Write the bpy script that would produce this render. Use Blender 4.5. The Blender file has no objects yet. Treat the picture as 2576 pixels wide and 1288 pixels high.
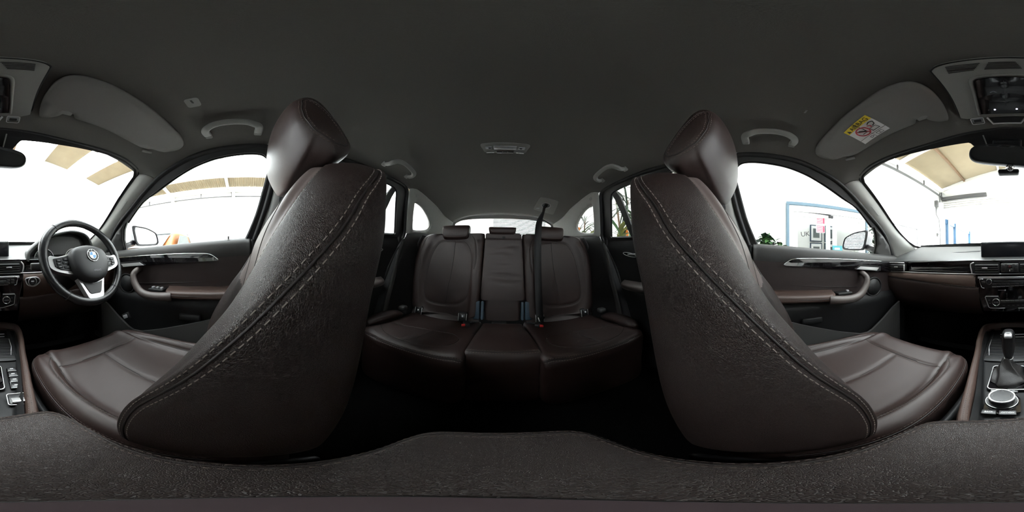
import bpy, bmesh, math, random
import numpy as np
from mathutils import Vector, Matrix
from mathutils.bvhtree import BVHTree
from mathutils.geometry import delaunay_2d_cdt
PI = math.pi
random.seed(7)
SC = bpy.context.scene
COL = SC.collection
EZ = 1.05                                   # eye height above the hall floor; car coordinates are given from the eye

# ---------------------------------------------------------------- camera
cam_d = bpy.data.cameras.new('camera')
cam_d.type = 'PANO'
try:
    cam_d.panorama_type = 'EQUIRECTANGULAR'
except Exception:
    pass
try:
    cam_d.cycles.panorama_type = 'EQUIRECTANGULAR'
except Exception:
    pass
cam_d.clip_start = 0.005
cam_d.clip_end = 200
cam = bpy.data.objects.new('camera', cam_d)
COL.objects.link(cam)
_y, _r = math.radians(3.7), math.radians(-0.92)
_Rz = Matrix(((math.cos(_y), math.sin(_y), 0), (-math.sin(_y), math.cos(_y), 0), (0, 0, 1)))
_Ry = Matrix(((math.cos(_r), 0, math.sin(_r)), (0, 1, 0), (-math.sin(_r), 0, math.cos(_r))))
cam.matrix_world = Matrix.Translation((-0.012, 0, EZ)) @ (_Rz @ _Ry).to_4x4() @ Matrix.Rotation(PI/2, 4, 'X')
SC.camera = cam

# ---------------------------------------------------------------- sky and exposure
W = bpy.data.worlds.new('overcast_sky'); SC.world = W
W.use_nodes = True
_bg = W.node_tree.nodes['Background']
_bg.inputs[0].default_value = (0.93, 0.97, 1.0, 1)
_bg.inputs[1].default_value = 19.5
SC.view_settings.view_transform = 'Standard'
SC.view_settings.look = 'None'
SC.view_settings.exposure = 0.0
SC.view_settings.gamma = 1.0
SC.view_settings.use_curve_mapping = False
try:
    SC.cycles.use_denoising = True
    SC.cycles.max_bounces = 8; SC.cycles.diffuse_bounces = 4; SC.cycles.glossy_bounces = 3; SC.cycles.transparent_max_bounces = 12
    SC.cycles.caustics_reflective = False; SC.cycles.caustics_refractive = False
except Exception:
    pass

# ---------------------------------------------------------------- materials
def mat(name, col, rough=0.5, metal=0.0, coat=0.0, spec=0.5, bump=0.0, bscale=200.0, btype='noise', var=0.0, vscale=8.0, emit=0.0, sheen=0.0):
    m = bpy.data.materials.new(name); m.use_nodes = True
    nt = m.node_tree; b = nt.nodes['Principled BSDF']
    b.inputs['Base Color'].default_value = (*col, 1)
    b.inputs['Roughness'].default_value = rough
    b.inputs['Metallic'].default_value = metal
    b.inputs['Specular IOR Level'].default_value = spec
    if coat: b.inputs['Coat Weight'].default_value = coat; b.inputs['Coat Roughness'].default_value = 0.03
    if sheen: b.inputs['Sheen Weight'].default_value = sheen
    if emit:
        b.inputs['Emission Color'].default_value = (*col, 1); b.inputs['Emission Strength'].default_value = emit
    if bump or var:
        tc = nt.nodes.new('ShaderNodeTexCoord')
    if bump:
        if btype == 'leather':
            t = nt.nodes.new('ShaderNodeTexVoronoi'); t.feature = 'DISTANCE_TO_EDGE'; t.inputs['Scale'].default_value = bscale
            nz = nt.nodes.new('ShaderNodeTexNoise'); nz.inputs['Scale'].default_value = bscale*0.35; nz.inputs['Detail'].default_value = 3
            add = nt.nodes.new('ShaderNodeMixRGB'); add.blend_type = 'LINEAR_LIGHT'; add.inputs[0].default_value = 0.0006
            nt.links.new(tc.outputs['Object'], nz.inputs['Vector'])
            nt.links.new(tc.outputs['Object'], add.inputs[1]); nt.links.new(nz.outputs['Color'], add.inputs[2])
            nt.links.new(add.outputs[0], t.inputs['Vector'])
            rmp = nt.nodes.new('ShaderNodeMapRange'); rmp.inputs[2].default_value = 0.18
            nt.links.new(t.outputs['Distance'], rmp.inputs[0]); src = rmp.outputs[0]
        elif btype == 'weave':
            t = nt.nodes.new('ShaderNodeTexNoise'); t.inputs['Scale'].default_value = bscale; t.inputs['Detail'].default_value = 2
            nt.links.new(tc.outputs['Object'], t.inputs['Vector']); src = t.outputs['Fac']
        else:
            t = nt.nodes.new('ShaderNodeTexNoise'); t.inputs['Scale'].default_value = bscale; t.inputs['Detail'].default_value = 4
            nt.links.new(tc.outputs['Object'], t.inputs['Vector']); src = t.outputs['Fac']
        bp = nt.nodes.new('ShaderNodeBump'); bp.inputs['Strength'].default_value = bump; bp.inputs['Distance'].default_value = 0.0006 if btype == 'leather' else 0.001
        nt.links.new(src, bp.inputs['Height']); nt.links.new(bp.outputs[0], b.inputs['Normal'])
    if var:
        nz = nt.nodes.new('ShaderNodeTexNoise'); nz.inputs['Scale'].default_value = vscale; nz.inputs['Detail'].default_value = 5
        nt.links.new(tc.outputs['Object'], nz.inputs['Vector'])
        mx = nt.nodes.new('ShaderNodeMixRGB'); mx.inputs[1].default_value = (*[c*(1-var) for c in col], 1); mx.inputs[2].default_value = (*[min(1, c*(1+var)) for c in col], 1)
        nt.links.new(nz.outputs['Fac'], mx.inputs[0]); nt.links.new(mx.outputs[0], b.inputs['Base Color'])
    return m

def glass_mat(name, tint=(1, 1, 1), gloss=0.6):
    m = bpy.data.materials.new(name); m.use_nodes = True
    nt = m.node_tree; nt.nodes.clear()
    o = nt.nodes.new('ShaderNodeOutputMaterial'); mx = nt.nodes.new('ShaderNodeMixShader')
    tr = nt.nodes.new('ShaderNodeBsdfTransparent'); tr.inputs[0].default_value = (*tint, 1)
    gl = nt.nodes.new('ShaderNodeBsdfGlossy'); gl.inputs['Roughness'].default_value = 0.0
    fr = nt.nodes.new('ShaderNodeFresnel'); fr.inputs[0].default_value = 1.45
    ml = nt.nodes.new('ShaderNodeMath'); ml.operation = 'MULTIPLY'; ml.inputs[1].default_value = gloss
    nt.links.new(fr.outputs[0], ml.inputs[0]); nt.links.new(ml.outputs[0], mx.inputs[0])
    nt.links.new(tr.outputs[0], mx.inputs[1]); nt.links.new(gl.outputs[0], mx.inputs[2]); nt.links.new(mx.outputs[0], o.inputs[0])
    return m

M = {}
M['leather'] = mat('brown_leather', (0.024, 0.0128, 0.0108), 0.42, bump=0.25, bscale=900, btype='leather', var=0.10, vscale=14)
M['leather_coarse'] = mat('brown_leather_coarse', (0.0175, 0.0096, 0.0080), 0.43, bump=0.6, bscale=560, btype='leather', var=0.12, vscale=12)
M['leather_perf'] = mat('perf_leather_sheen', (0.105, 0.080, 0.074), 0.48, bump=0.2, bscale=600, btype='leather', var=0.06, vscale=12)  # perforated panels, base colour lightened further to stand in for their sheen
M['leather_dark'] = mat('dark_seam', (0.012, 0.008, 0.007), 0.6)
M['thread'] = mat('pale_thread', (0.21, 0.18, 0.16), 0.7)
M['thread_dim'] = mat('brown_thread', (0.08, 0.06, 0.052), 0.7)
M['headliner'] = mat('grey_headliner_fabric', (0.135, 0.131, 0.122), 0.95, spec=0.15, bump=0.35, bscale=900, var=0.06, vscale=300)
M['greyplas'] = mat('light_grey_plastic', (0.25, 0.25, 0.24), 0.6, bump=0.15, bscale=700)
M['pillar'] = mat('grey_pillar_trim', (0.36, 0.36, 0.34), 0.8, bump=0.2, bscale=800)
M['visor'] = mat('grey_visor_cloth', (0.20, 0.195, 0.185), 0.9, spec=0.2, bump=0.25, bscale=900)
M['darkplas'] = mat('black_plastic', (0.009, 0.009, 0.0095), 0.55, spec=0.35, bump=0.2, bscale=600)
M['softblack'] = mat('charcoal_soft_plastic', (0.040, 0.039, 0.038), 0.5, bump=0.25, bscale=700)
M['dashpad'] = mat('dark_dash_pad', (0.075, 0.077, 0.076), 0.42, bump=0.25, bscale=700)
M['doorinsert'] = mat('dark_brown_door_insert', (0.030, 0.020, 0.019), 0.55, bump=0.3, bscale=420, btype='leather')
M['doorleather'] = mat('brown_door_leather', (0.058, 0.034, 0.027), 0.48, bump=0.3, bscale=420, btype='leather')
M['piano'] = mat('gloss_black', (0.006, 0.005, 0.006), 0.06, coat=0.5)
M['rubber'] = mat('black_rubber', (0.010, 0.010, 0.010), 0.55)
M['chrome'] = mat('chrome', (0.75, 0.75, 0.75), 0.12, metal=1.0)
M['satin'] = mat('satin_silver', (0.60, 0.60, 0.60), 0.34, metal=0.55)
M['carpet'] = mat('black_carpet', (0.0035, 0.0035, 0.0035), 0.95, spec=0.0, bump=0.6, bscale=500)
M['screen'] = mat('dark_screen', (0.010, 0.011, 0.014), 0.22)
M['white'] = mat('white_print', (0.75, 0.75, 0.75), 0.5)
M['greyprint'] = mat('grey_print', (0.30, 0.30, 0.31), 0.5)
M['button'] = mat('button_black', (0.016, 0.016, 0.017), 0.35)
M['red'] = mat('red_plastic', (0.45, 0.02, 0.02), 0.4)
M['beltblack'] = mat('belt_webbing', (0.010, 0.010, 0.011), 0.7, bump=0.3, bscale=900)
M['bluegrey'] = mat('blue_grey_plastic', (0.035, 0.060, 0.085), 0.5)
M['glass'] = glass_mat('clear_glass', (0.97, 0.99, 0.98), 0.25)
M['mirror'] = mat('mirror_glass', (0.85, 0.86, 0.88), 0.02, metal=1.0)
M['mirror_dark'] = mat('dim_mirror_glass', (0.30, 0.31, 0.33), 0.03, metal=1.0)
M['mirrorshell'] = mat('dark_mirror_shell', (0.006, 0.005, 0.008), 0.4)

# ---------------------------------------------------------------- object helpers
def tag(o, label=None, cat=None, group=None, kind=None):
    if label: o['label'] = label
    if cat: o['category'] = cat
    if group: o['group'] = group
    if kind: o['kind'] = kind
    return o

def thing(name, label, cat, group=None):
    o = bpy.data.objects.new(name, None); COL.objects.link(o)
    return tag(o, label, cat, group)

def struct(name, label=None):
    o = bpy.data.objects.new(name, None); COL.objects.link(o)
    return tag(o, label, None, None, 'structure')

def mk(name, V, F, m, parent=None, m2=None, pick=None, smooth=True, bevel=0.0, bseg=2, sub=0, solid=0.0, soff=0.0, angle=None):
    me = bpy.data.meshes.new(name)
    V = np.asarray(V, float).reshape(-1, 3).copy(); V[:, 2] += EZ
    me.from_pydata([tuple(v) for v in V], [], [tuple(int(i) for i in f) for f in F])
    me.validate()
    bm = bmesh.new(); bm.from_mesh(me); bmesh.ops.recalc_face_normals(bm, faces=bm.faces); bm.to_mesh(me); bm.free()
    if isinstance(m, str): m = M[m]
    me.materials.append(m)
    if m2:
        me.materials.append(M[m2])
        for p in me.polygons:
            c = p.center; n = p.normal
            if pick(c.x, c.y, c.z-EZ, n): p.material_index = 1
    if smooth:
        me.polygons.foreach_set('use_smooth', [True]*len(me.polygons))
        if angle:
            try: me.set_sharp_from_angle(angle=math.radians(angle))
            except Exception: pass
    o = bpy.data.objects.new(name, me); COL.objects.link(o)
    if parent is not None: o.parent = parent
    if solid:
        md = o.modifiers.new('solid', 'SOLIDIFY'); md.thickness = solid; md.offset = soff
    if bevel:
        md = o.modifiers.new('bevel', 'BEVEL'); md.width = bevel; md.segments = bseg; md.limit_method = 'ANGLE'; md.angle_limit = math.radians(35)
    if sub:
        md = o.modifiers.new('sub', 'SUBSURF'); md.levels = sub; md.render_levels = sub
    return o

class MB:
    def __init__(self): self.V = []; self.F = []
    def add(self, V, F):
        n = len(self.V); self.V += [tuple(v) for v in V]; self.F += [tuple(i+n for i in f) for f in F]; return self
    def box(self, c, s, R=None):
        V = [Vector((x*s[0]/2, y*s[1]/2, z*s[2]/2)) for x in (-1, 1) for y in (-1, 1) for z in (-1, 1)]
        if R is not None: V = [R @ v for v in V]
        V = [v + Vector(c) for v in V]
        return self.add(V, [(0, 1, 3, 2), (4, 6, 7, 5), (0, 4, 5, 1), (2, 3, 7, 6), (0, 2, 6, 4), (1, 5, 7, 3)])
    def cyl(self, a, b, r, r2=None, n=20, caps=True):
        a = Vector(a); b = Vector(b); r2 = r if r2 is None else r2
        d = (b-a).normalized(); u = d.orthogonal().normalized(); w = d.cross(u)
        V = [a+(u*math.cos(t)+w*math.sin(t))*r for t in [2*PI*i/n for i in range(n)]] + [b+(u*math.cos(t)+w*math.sin(t))*r2 for t in [2*PI*i/n for i in range(n)]]
        F = [(i, (i+1) % n, n+(i+1) % n, n+i) for i in range(n)]
        if caps: F += [tuple(range(n))[::-1], tuple(range(n, 2*n))]
        return self.add(V, F)
    def tube(self, P, r, n=8, closed=False, caps=True):
        V, F = tube_vf(P, r, n, closed, caps); return self.add(V, F)
    def sph(self, c, r, n=12, sc=(1, 1, 1)):
        V = []; F = []
        for i in range(1, n):
            for j in range(2*n):
                a = PI*i/n; b = PI*j/n
                V.append((c[0]+r*sc[0]*math.sin(a)*math.cos(b), c[1]+r*sc[1]*math.sin(a)*math.sin(b), c[2]+r*sc[2]*math.cos(a)))
        m = 2*n
        for i in range(n-2):
            for j in range(m): F.append((i*m+j, i*m+(j+1) % m, (i+1)*m+(j+1) % m, (i+1)*m+j))
        V += [(c[0], c[1], c[2]+r*sc[2]), (c[0], c[1], c[2]-r*sc[2])]
        t = len(V)-2
        for j in range(m): F += [(t, j, (j+1) % m), (t+1, (n-2)*m+(j+1) % m, (n-2)*m+j)]
        return self.add(V, F)
    def prism(self, P, d):
        """closed polygon P (3-D points) pushed along vector d"""
        n = len(P); d = Vector(d); P = [Vector(p) for p in P]
        return self.add(P+[p+d for p in P], [tuple(range(n)), tuple(range(2*n-1, n-1, -1))]+[(i, (i+1) % n, n+(i+1) % n, n+i) for i in range(n)])
    def mk(self, name, m, parent=None, **k): return mk(name, self.V, self.F, m, parent, **k)

class Seams:
    """several seams of one cover: each becomes a part of its own"""
    def __init__(self): self.L = []
    def tube(self, P, r, n=6): self.L.append(tube_vf(P, r, n)); return self
    def mk(self, name, m, parent):
        for V, F in self.L: mk(name, V, F, m, parent)

def tube_vf(P, r, n=8, closed=False, caps=True):
    P = [Vector(p) for p in P]; m = len(P); V = []; F = []
    rr = r if hasattr(r, '__len__') else [r]*m
    u = None
    for i in range(m):
        if closed: t = P[(i+1) % m]-P[i-1]
        else: t = P[min(i+1, m-1)]-P[max(i-1, 0)]
        t.normalize()
        if u is None: u = t.orthogonal().normalized()
        else:
            u = u-t*u.dot(t)
            u = u.normalized() if u.length > 1e-6 else t.orthogonal().normalized()
        w = t.cross(u)
        V += [P[i]+(u*math.cos(2*PI*j/n)+w*math.sin(2*PI*j/n))*rr[i] for j in range(n)]
    for i in range(m if closed else m-1):
        a = i*n; b = ((i+1) % m)*n
        F += [(a+j, a+(j+1) % n, b+(j+1) % n, b+j) for j in range(n)]
    if not closed and caps: F += [tuple(range(n))[::-1], tuple(range((m-1)*n, m*n))]
    return V, F

def cr(P, n, closed=False):
    """Catmull-Rom resample of control points to n points (uniform parameter)"""
    P = np.asarray(P, float); m = len(P)
    t = np.linspace(0, m, n, endpoint=False) if closed else np.linspace(0, m-1, n)
    i = np.floor(t).astype(int)
    if not closed: i = np.minimum(i, m-2)
    f = (t-i).reshape([-1]+[1]*(P.ndim-1))
    g = (lambda k: P[k % m]) if closed else (lambda k: P[np.clip(k, 0, m-1)])
    p0, p1, p2, p3 = g(i-1), g(i), g(i+1), g(i+2)
    return 0.5*((2*p1)+(-p0+p2)*f+(2*p0-5*p1+4*p2-p3)*f**2+(-p0+3*p1-3*p2+p3)*f**3)

def arc_len(P, n, closed=False):
    """resample a polyline to n equally spaced points"""
    P = np.asarray(P, float)
    if closed: P = np.vstack([P, P[:1]])
    s = np.r_[0, np.cumsum(np.linalg.norm(np.diff(P, axis=0), axis=1))]
    t = np.linspace(0, s[-1], n, endpoint=not closed)
    return np.stack([np.interp(t, s, P[:, k]) for k in range(P.shape[1])], 1)

def smooth(P, n=40, closed=False): return cr(P, n, closed)

def grid_faces(nu, nv, cu=False, cv=False):
    F = []
    for i in range(nu if cu else nu-1):
        for j in range(nv if cv else nv-1):
            a = i*nv+j; b = ((i+1) % nu)*nv+j; c = ((i+1) % nu)*nv+(j+1) % nv; d = i*nv+(j+1) % nv
            F.append((a, b, c, d))
    return F

def loft(S, nu=40, nv=80, closed=True, caps=True):
    """sections S[m][n][3] -> dense smooth grid; returns verts, faces, (nu,nv)"""
    S = np.asarray(S, float)
    A = cr(S, nu)                                   # along sections
    A = np.swapaxes(cr(np.swapaxes(A, 0, 1), nv, closed), 0, 1)
    V = A.reshape(-1, 3); F = grid_faces(nu, nv, False, closed)
    if caps and closed:
        n = len(V); V = np.vstack([V, A[0].mean(0), A[-1].mean(0)])
        F += [(n, (j+1) % nv, j) for j in range(nv)]+[(n+1, (nu-1)*nv+j, (nu-1)*nv+(j+1) % nv) for j in range(nv)]
    return V, F

def vnormals(V, F):
    V = np.asarray(V, float); N = np.zeros_like(V)
    for k in (3, 4):
        Fk = np.array([f for f in F if len(f) == k], int)
        if len(Fk) == 0: continue
        if k == 4: n = np.cross(V[Fk[:, 2]]-V[Fk[:, 0]], V[Fk[:, 3]]-V[Fk[:, 1]])
        else: n = np.cross(V[Fk[:, 1]]-V[Fk[:, 0]], V[Fk[:, 2]]-V[Fk[:, 0]])
        for c in range(k): np.add.at(N, Fk[:, c], n)
    N /= np.maximum(np.linalg.norm(N, axis=1), 1e-12)[:, None]
    c = V.mean(0)
    if ((V-c)*N).sum() < 0: N = -N
    return N

def groove(V, F, lines, depth=0.004, width=0.006):
    V = np.asarray(V, float); N = vnormals(V, F); D = np.full(len(V), 9.0)
    for L in lines:
        L = arc_len(L, max(30, int(len(L)*4)))
        for k in range(0, len(L), 64):
            D = np.minimum(D, np.sqrt(((V[:, None]-L[None, k:k+64])**2).sum(2)).min(1))
    return V-N*(depth*np.exp(-(D/width)**2))[:, None]

class Surf:
    def __init__(self, V, F):
        self.b = BVHTree.FromPolygons([tuple(v) for v in V], [tuple(f) for f in F]); self.N = None
        self.c = Vector(np.asarray(V, float).mean(0))
    def snap(self, p):
        q, n, i, d = self.b.find_nearest(Vector(p))
        return q, n
    def line(self, P, step=0.004, off=0.0, lift=0.0):
        P = np.asarray(P, float); L = np.linalg.norm(np.diff(P, axis=0), axis=1).sum()
        P = arc_len(P, max(4, int(L/step))); out = []
        for i in range(len(P)):
            q, n = self.snap(P[i])
            if n.dot(Vector(P[i])-q) < 0 and (Vector(P[i])-q).length > 1e-5: n = -n
            if (q-self.c).dot(n) < 0 and (Vector(P[i])-q).length < 1e-5: n = -n
            t = Vector(P[min(i+1, len(P)-1)]-P[max(i-1, 0)]).normalized()
            if off:
                q2, n2 = self.snap(q+t.cross(n)*off)
                if n2.dot(n) < 0: n2 = -n2
                q, n = q2, n2
            out.append((q+n*lift, n))
        return out

def outward(L, ref):
    """flip normals so that they face the point ref"""
    return [(p, n if n.dot(Vector(ref)-p) > 0 else -n) for p, n in L]

def stitches(mb, L, length=0.0055, gap=0.003, w=0.0011):
    """little thread dashes along a snapped line L of (point, normal)"""
    P = np.array([p[:] for p, n in L]); s = np.r_[0, np.cumsum(np.linalg.norm(np.diff(P, axis=0), axis=1))]
    x = gap
    f = lambda t: Vector([np.interp(t, s, P[:, k]) for k in range(3)])
    while x+length < s[-1]:
        a, b = f(x), f(x+length); n = L[int(np.searchsorted(s, x))][1]
        d = (b-a); 
        if d.length > 1e-6:
            d.normalize(); u = d.cross(n).normalized(); m = (a+b)/2+n*w*0.6
            mb.add([a+u*w, a-u*w, b-u*w, b+u*w, m+u*w*0.8+d*length*0.25+n*w*0.4, m-u*w*0.8+d*length*0.25+n*w*0.4, m-u*w*0.8-d*length*0.25+n*w*0.4, m+u*w*0.8-d*length*0.25+n*w*0.4],
                   [(0, 1, 6, 7), (1, 2, 5, 6), (2, 3, 4, 5), (3, 0, 7, 4), (7, 6, 5, 4)])
        x += length+gap
    return mb

def cdt_panel(outer, holes, f, step=0.03, thick=0.0, tdir=None):
    """2-D outline with holes -> triangulated, curved by f(a,b)->(x,y,z); optional thickness along tdir"""
    from math import floor
    pts = []; edges = []
    def ring(P):
        P = [tuple(p) for p in P]; n0 = len(pts)
        for p in P: pts.append(Vector(p[:2]))
        for i in range(len(P)): edges.append((n0+i, n0+(i+1) % len(P)))
    def inside(p, P):
        c = False; n = len(P)
        for i in range(n):
            (x1, y1), (x2, y2) = P[i][:2], P[(i+1) % n][:2]
            if (y1 > p[1]) != (y2 > p[1]) and p[0] < (x2-x1)*(p[1]-y1)/(y2-y1)+x1: c = not c
        return c
    ring(outer)
    for h in holes: ring(h)
    A = np.asarray([p[:2] for p in outer], float); lo, hi = A.min(0), A.max(0)
    allr = np.array([p[:] for p in pts])
    for x in np.arange(lo[0]+step/2, hi[0], step):
        for y in np.arange(lo[1]+step/2, hi[1], step):
            if inside((x, y), outer) and not any(inside((x, y), h) for h in holes) and np.min(((allr-[x, y])**2).sum(1)) > (step*0.4)**2:
                pts.append(Vector((x, y)))
    vo, eo, fo, *_ = delaunay_2d_cdt(pts, edges, [], 0, 1e-6)
    F = []
    for fc in fo:
        c = sum((vo[i] for i in fc), Vector((0, 0)))/len(fc)
        if inside(c, outer) and not any(inside(c, h) for h in holes): F.append(tuple(fc))
    V = [f(v[0], v[1]) for v in vo]
    if thick:
        n = len(V); V2 = [tuple(Vector(v)+Vector(tdir)*thick) for v in V]
        cnt = {}
        for fc in F:
            for i in range(len(fc)):
                e = (fc[i], fc[(i+1) % len(fc)]); cnt[e] = 1
        side = [(a, b, b+n, a+n) for (a, b) in cnt if (b, a) not in cnt]
        F = F+[tuple(i+n for i in fc[::-1]) for fc in F]+side; V = list(V)+V2
    return V, F

def rrect(w, h, r, n=6):
    """rounded rectangle outline in 2-D"""
    out = []
    for cx, cy, a0 in ((w/2-r, h/2-r, 0), (-w/2+r, h/2-r, PI/2), (-w/2+r, -h/2+r, PI), (w/2-r, -h/2+r, 1.5*PI)):
        for i in range(n+1): a = a0+PI/2*i/n; out.append((cx+r*math.cos(a), cy+r*math.sin(a)))
    return out

def frame3(o, u, v):
    """map 2-D to 3-D with origin o and axes u,v"""
    o = Vector(o); u = Vector(u); v = Vector(v)
    return lambda a, b: o+u*a+v*b

def text_obj(name, txt, size, o, u, v, m, parent, ext=0.0003, align='CENTER'):
    """flat lettering standing on the plane (o,u,v)"""
    c = bpy.data.curves.new(name, 'FONT'); c.body = txt; c.size = size; c.extrude = ext; c.align_x = align; c.align_y = 'CENTER'
    c.resolution_u = 3
    t = bpy.data.objects.new(name+'_tmp', c); COL.objects.link(t)
    dg = bpy.context.evaluated_depsgraph_get(); dg.update()
    me = bpy.data.meshes.new_from_object(t.evaluated_get(dg)); bpy.data.objects.remove(t)
    u = Vector(u).normalized(); v = Vector(v); v = (v-u*v.dot(u)).normalized(); n = u.cross(v)
    o = Vector(o)+Vector((0, 0, EZ))
    me.transform(Matrix(((u.x, v.x, n.x, o.x), (u.y, v.y, n.y, o.y), (u.z, v.z, n.z, o.z), (0, 0, 0, 1))))
    me.materials.clear(); me.materials.append(M[m] if isinstance(m, str) else m)
    ob = bpy.data.objects.new(name, me); COL.objects.link(ob)
    if parent is not None: ob.parent = parent
    return ob
# ================================================================ the hall around the car
M['wallwhite'] = mat('white_painted_wall', (0.82, 0.82, 0.80), 0.7, bump=0.1, bscale=40)
M['concrete'] = mat('pale_concrete', (0.52, 0.51, 0.49), 0.6, var=0.08, vscale=1.5)
M['sheet'] = mat('cream_roof_sheet', (0.30, 0.25, 0.165), 0.6, var=0.15, vscale=2.0)
M['steelwhite'] = mat('white_steel', (0.72, 0.71, 0.68), 0.5)
M['rust'] = mat('rusty_purlin', (0.14, 0.085, 0.045), 0.7, var=0.2, vscale=6)
M['blue'] = mat('blue_paint', (0.008, 0.07, 0.16), 0.4)
M['bluepale'] = mat('pale_blue_frame', (0.06, 0.11, 0.15), 0.4)
M['upvc'] = mat('white_frame', (0.80, 0.80, 0.80), 0.35)
M['slat'] = mat('galvanised_slat', (0.20, 0.21, 0.21), 0.45, metal=0.2)
M['cablegrey'] = mat('grey_cable', (0.08, 0.08, 0.08), 0.5)
M['pinknote'] = mat('pink_paper', (0.50, 0.02, 0.06), 0.6)
M['paper'] = mat('white_paper', (0.85, 0.85, 0.85), 0.7)
M['teal'] = mat('teal_sticker', (0.01, 0.16, 0.19), 0.4)
M['picgrey'] = mat('grey_picture', (0.10, 0.12, 0.12), 0.6, var=0.5, vscale=9)
HX0, HX1, HY0, HY1, HE, GR = -8.4, 3.4, -7.4, 9.0, 3.55, -EZ
RX, RH = -2.5, 5.1
g = MB().box((0, 0, GR-0.05), (90, 90, 0.1)).mk('floor', 'concrete', smooth=False); tag(g, 'pale concrete hall floor', kind='structure')

def wall_x(name, X, t, outer, holes, label):
    V, F = cdt_panel(outer, holes, lambda a, b: (X, a, b), 2.0, t, (1, 0, 0)); return tag(mk(name, V, F, 'wallwhite', smooth=False), label, kind='structure')
def wall_y(name, Y, t, outer, holes, label):
    V, F = cdt_panel(outer, holes, lambda a, b: (a, Y, b), 2.0, t, (0, 1, 0)); return tag(mk(name, V, F, 'wallwhite', smooth=False), label, kind='structure')
DY0, DY1, DH = -2.62, -0.66, 1.17                # glazed office doors
wall_x('wall_right', HX1, 0.12, [(HY0, GR), (DY0, GR), (DY0, DH), (DY1, DH), (DY1, GR), (HY1, GR), (HY1, HE), (HY0, HE)], [], 'white hall wall with the glazed office doors')
wall_x('wall_left', HX0, -0.12, [(HY0, GR), (HY1, GR), (HY1, HE), (HY0, HE)], [], 'white hall wall behind the orange car')
OX0, OX1, OH = -5.0, 3.36, 2.42
wall_y('wall_front', HY0, -0.15, [(HX0, GR), (OX0, GR), (OX0, OH), (OX1, OH), (OX1, GR), (HX1, GR), (HX1, HE), (RX, RH), (HX0, HE)], [], 'white gable wall with the open roller door')
BX0, BX1, BH = -0.55, 2.50, 2.08
wall_y('wall_back', HY1, 0.15, [(HX0, GR), (BX0, GR), (BX0, BH), (BX1, BH), (BX1, GR), (HX1, GR), (HX1, HE), (RX, RH), (HX0, HE)], [], 'white gable wall with the closed slatted shutter')

# closed shutter in the back wall: every slat its own piece
t = thing('slatted_shutter', 'closed grey slatted roller shutter in the hall wall behind the car', 'shutter')
sm = None
for i in range(42):
    z = BH-0.04-i*0.075
    if z < GR+0.03: break
    o = MB().prism([(BX0, HY1+0.05, z+0.036), (BX0, HY1+0.02, z+0.02), (BX0, HY1+0.012, z), (BX0, HY1+0.02, z-0.02), (BX0, HY1+0.05, z-0.036)], (BX1-BX0, 0, 0)).mk('slat', 'slat', t, smooth=False)
MB().box((BX0+0.02, HY1, (BH+GR)/2), (0.06, 0.1, BH-GR)).mk('guide_rail', 'steelwhite', t, smooth=False)
MB().box((BX1-0.02, HY1, (BH+GR)/2), (0.06, 0.1, BH-GR)).mk('guide_rail', 'steelwhite', t, smooth=False)

# roof: corrugated sheets and glazed strips on two slopes
roof = struct('roof', 'pitched hall roof of cream corrugated sheets and clear strips')
def slope_h(x): return RH-(RH-HE)*(x-RX)/(HX1-RX) if x > RX else RH-(RH-HE)*(RX-x)/(RX-HX0)
def sheet(x0, x1, y0, y1):
    n = max(8, int((y1-y0)/0.1)*2); V = []; F = []
    for i in range(n+1):
        y = y0+(y1-y0)*i/n; dz = 0.025*(1 if i % 2 else -1)
        V += [(x0, y, slope_h(x0)+0.06+dz), (x1, y, slope_h(x1)+0.06+dz)]
    F = [(2*i, 2*i+1, 2*i+3, 2*i+2) for i in range(n)]
    return mk('roof_sheet', V, F, 'sheet', roof, smooth=False)
def skylight(x0, x1, y0, y1):
    return mk('roof_pane', [(x0, y0, slope_h(x0)+0.06), (x1, y0, slope_h(x1)+0.06), (x1, y1, slope_h(x1)+0.06), (x0, y1, slope_h(x0)+0.06)], [(0, 1, 2, 3)], 'glass', roof, smooth=False)
NB = 10; bw = (HY1-HY0)/NB
for b in range(NB):
    y0, y1 = HY0+b*bw, HY0+(b+1)*bw
    for (x0, x1, k) in ((HX0, -7.5, 1), (-7.5, -6.0, 0), (-6.0, -5.0, 1), (-5.0, -3.9, 0), (-3.9, RX, 1)):
        (sheet if k else skylight)(x0, x1, y0, y1)
    for (x0, x1, k) in ((RX, -0.9, 0), (-0.9, HX1, 1)) if b not in (2, 3, 6) else ((RX, 2.2, 0), (2.2, HX1, 1)):  # some bays: wide unseen glazing, added to bring light onto the dash
        (sheet if k else skylight)(x0, x1, y0, y1)
for b in range(NB//2+1):
    y = HY0+0.05+b*2*bw*0.985
    for xe, nm in ((HX0, 'rafter'), (HX1, 'rafter')):
        MB().prism([(xe, y-0.06, HE-0.14), (xe, y+0.06, HE-0.14), (xe, y+0.06, HE+0.02), (xe, y-0.06, HE+0.02)], (RX-xe, 0, RH-HE)).mk(nm, 'steelwhite', roof, smooth=False)
for x in (-7.4, -5.9, -4.0, -1.0, 0.6, 2.2):
    MB().box((x, (HY0+HY1)/2, slope_h(x)-0.02), (0.08, HY1-HY0, 0.10)).mk('purlin', 'rust' if x in (2.2, -1.0) else 'steelwhite', roof, smooth=False)
MB().box((RX, (HY0+HY1)/2, RH-0.05), (0.25, HY1-HY0, 0.12)).mk('ridge_beam', 'steelwhite', roof, smooth=False)
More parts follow.
